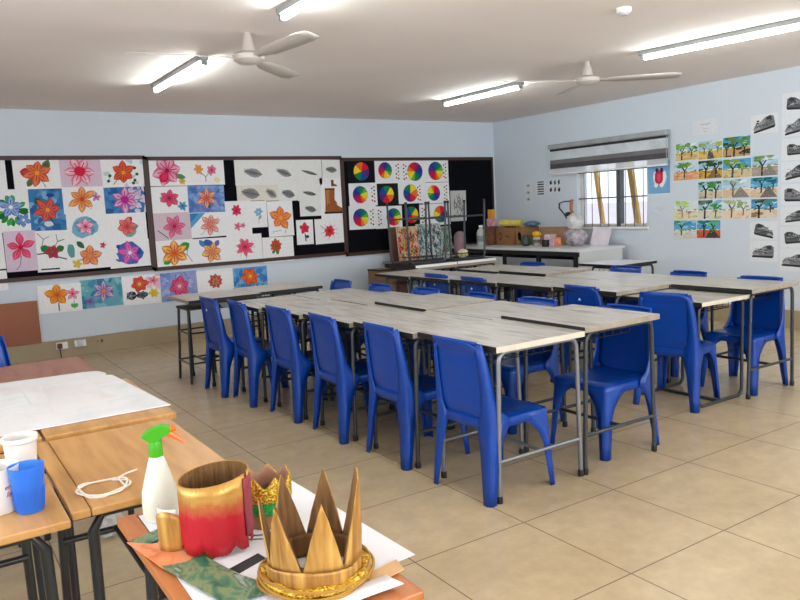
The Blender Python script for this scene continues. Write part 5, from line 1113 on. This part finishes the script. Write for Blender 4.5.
# small green and gold crown behind
T = thing('crown_hat', 'small low crown with gold top and green glitter band behind the red one', 'crown', (-6.985, -7.20, .7045), math.radians(20), 'handmade cardboard crowns')
T.scale = (.8, .8, .78); bm = B(); ring_strip(bm, 0, 0, .07, lambda a: 0, lambda a: .055, 40); obj('cardboard_base', bm, M['card'], T, smooth=True, solid=.003)
bm = B(); ring_strip(bm, 0, 0, .073, lambda a: .045, lambda a: .098, 40); obj('green_band', bm, M['green'], T, smooth=True, solid=.004)
def spk(n, h, base, rot=0, pw=1): return lambda a: base+h*max(0, 1-abs((((a-rot)*n/(2*PI)) % 1)-.5)*2.2)**pw
bm = B(); ring_strip(bm, 0, 0, .076, lambda a: .085, spk(7, .035, .132, .3), 84); obj('gold_points', bm, M['glit'], T, smooth=True, solid=.003)
bm = B(); ring_strip(bm, 0, 0, .071, lambda a: .085, spk(7, .035, .132, .3), 84); obj('inner_lining', bm, mat('pinkish_card_inside', '9C7058', .8, var=.15), T, smooth=True, solid=.002)
# big gold crown
T = thing('crown_hat', 'large gold cardboard crown with seven tall points and glitter ring at the front', 'crown', (-7.022, -7.535, .708), 0, 'handmade cardboard crowns')
R0 = .096; cdir = math.atan2(-8.8975+7.53, -7.662+7.035)
bm = B(); ring_strip(bm, 0, 0, R0+.001, lambda a: .0, lambda a: .052, 60, rough_=.0004); obj('body_wall', bm, M['gold'], T, smooth=True, solid=.003)
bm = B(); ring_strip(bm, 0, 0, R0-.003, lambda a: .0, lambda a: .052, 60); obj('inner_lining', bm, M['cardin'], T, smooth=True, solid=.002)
for k in range(7):
    az = cdir+math.radians(9)+2*PI*k/7; hw = PI/7*1.02; hgt = [.198, .222, .212, .195, .195, .175, .190][k]
    def pt_rows(r):
        rows = []
        for q in range(9):
            t = q/8; z = lerp(.045, hgt, t); wv = hw*(1-t)+.004; row = []
            for j in range(7):
                a = az+lerp(-wv, wv, j/6)+(rnd.uniform(-.01, .01) if j in (0, 6) else 0); rr = r+.012*t
                row.append((rr*math.cos(a), rr*math.sin(a), z))
            rows.append(row)
        return rows
    for r, nm, m__ in ((R0+.002, 'point', M['gold']), (R0-.002, 'point_lining', M['cardin'])):
        bm = B(); rr_ = [[bm.verts.new(p) for p in row] for row in pt_rows(r)]
        for p, q in zip(rr_, rr_[1:]):
            for j in range(6): bm.faces.new((p[j], p[j+1], q[j+1], q[j]))
        if nm == 'point': par = obj(nm, bm, m__, T, smooth=True, solid=.003)
        else: obj(nm, bm, m__, par, smooth=True, solid=.002)
bm = B(); ring_strip(bm, 0, 0, R0+.006, lambda a: .012, lambda a: .05+.006*math.sin(a*2), 30, cdir-1.35, cdir+.85, flare=.3); obj('front_band', bm, M['gold'], T, smooth=True, solid=.003)
bm = B(); pts = [((R0+.012)*math.cos(2*PI*k/48), (R0+.012)*math.sin(2*PI*k/48), .014+.003*math.sin(k)) for k in range(48)]; tube(bm, pts, [.011+.0015*math.sin(k*1.7) for k in range(48)], 10, closed=True); obj('glitter_ring', bm, M['glit'], T, smooth=True)
bm = B()
for q, (rr, zz) in enumerate(((R0+.024, .004), (R0+.021, .022), (R0+.026, .012))):
    tube(bm, [((rr+.003*math.sin(3*t+q))*math.cos(t), (rr+.003*math.sin(3*t+q))*math.sin(t), zz+.004*math.sin(2*t+q)) for t in [2*PI*k/60 for k in range(60)]], .0035, 6, closed=True)
obj('wrapped_cords', bm, mat('gold_cord', 'A87C34', .4, metal=.3, var=.2), T, smooth=True)
# crumpled clear bag on the floor beyond the desks
bm = B(); bmesh.ops.create_icosphere(bm, subdivisions=3, radius=.07)
for v in bm.verts: v.co *= 1+rnd.uniform(-.25, .25); v.co.z = v.co.z*.8+.06
mb2, nt, b = newmat('clear_crumpled_plastic'); b.inputs['Base Color'].default_value = (.7, .72, .72, 1); b.inputs['Roughness'].default_value = .2; b.inputs['Transmission Weight'].default_value = .5; b.inputs['IOR'].default_value = 1.15
o = tag(obj('plastic_bag', bm, mb2), 'crumpled clear plastic bag on the floor behind the honey-coloured desk', 'bag'); o.location = (-7.03, -5.33, 0)
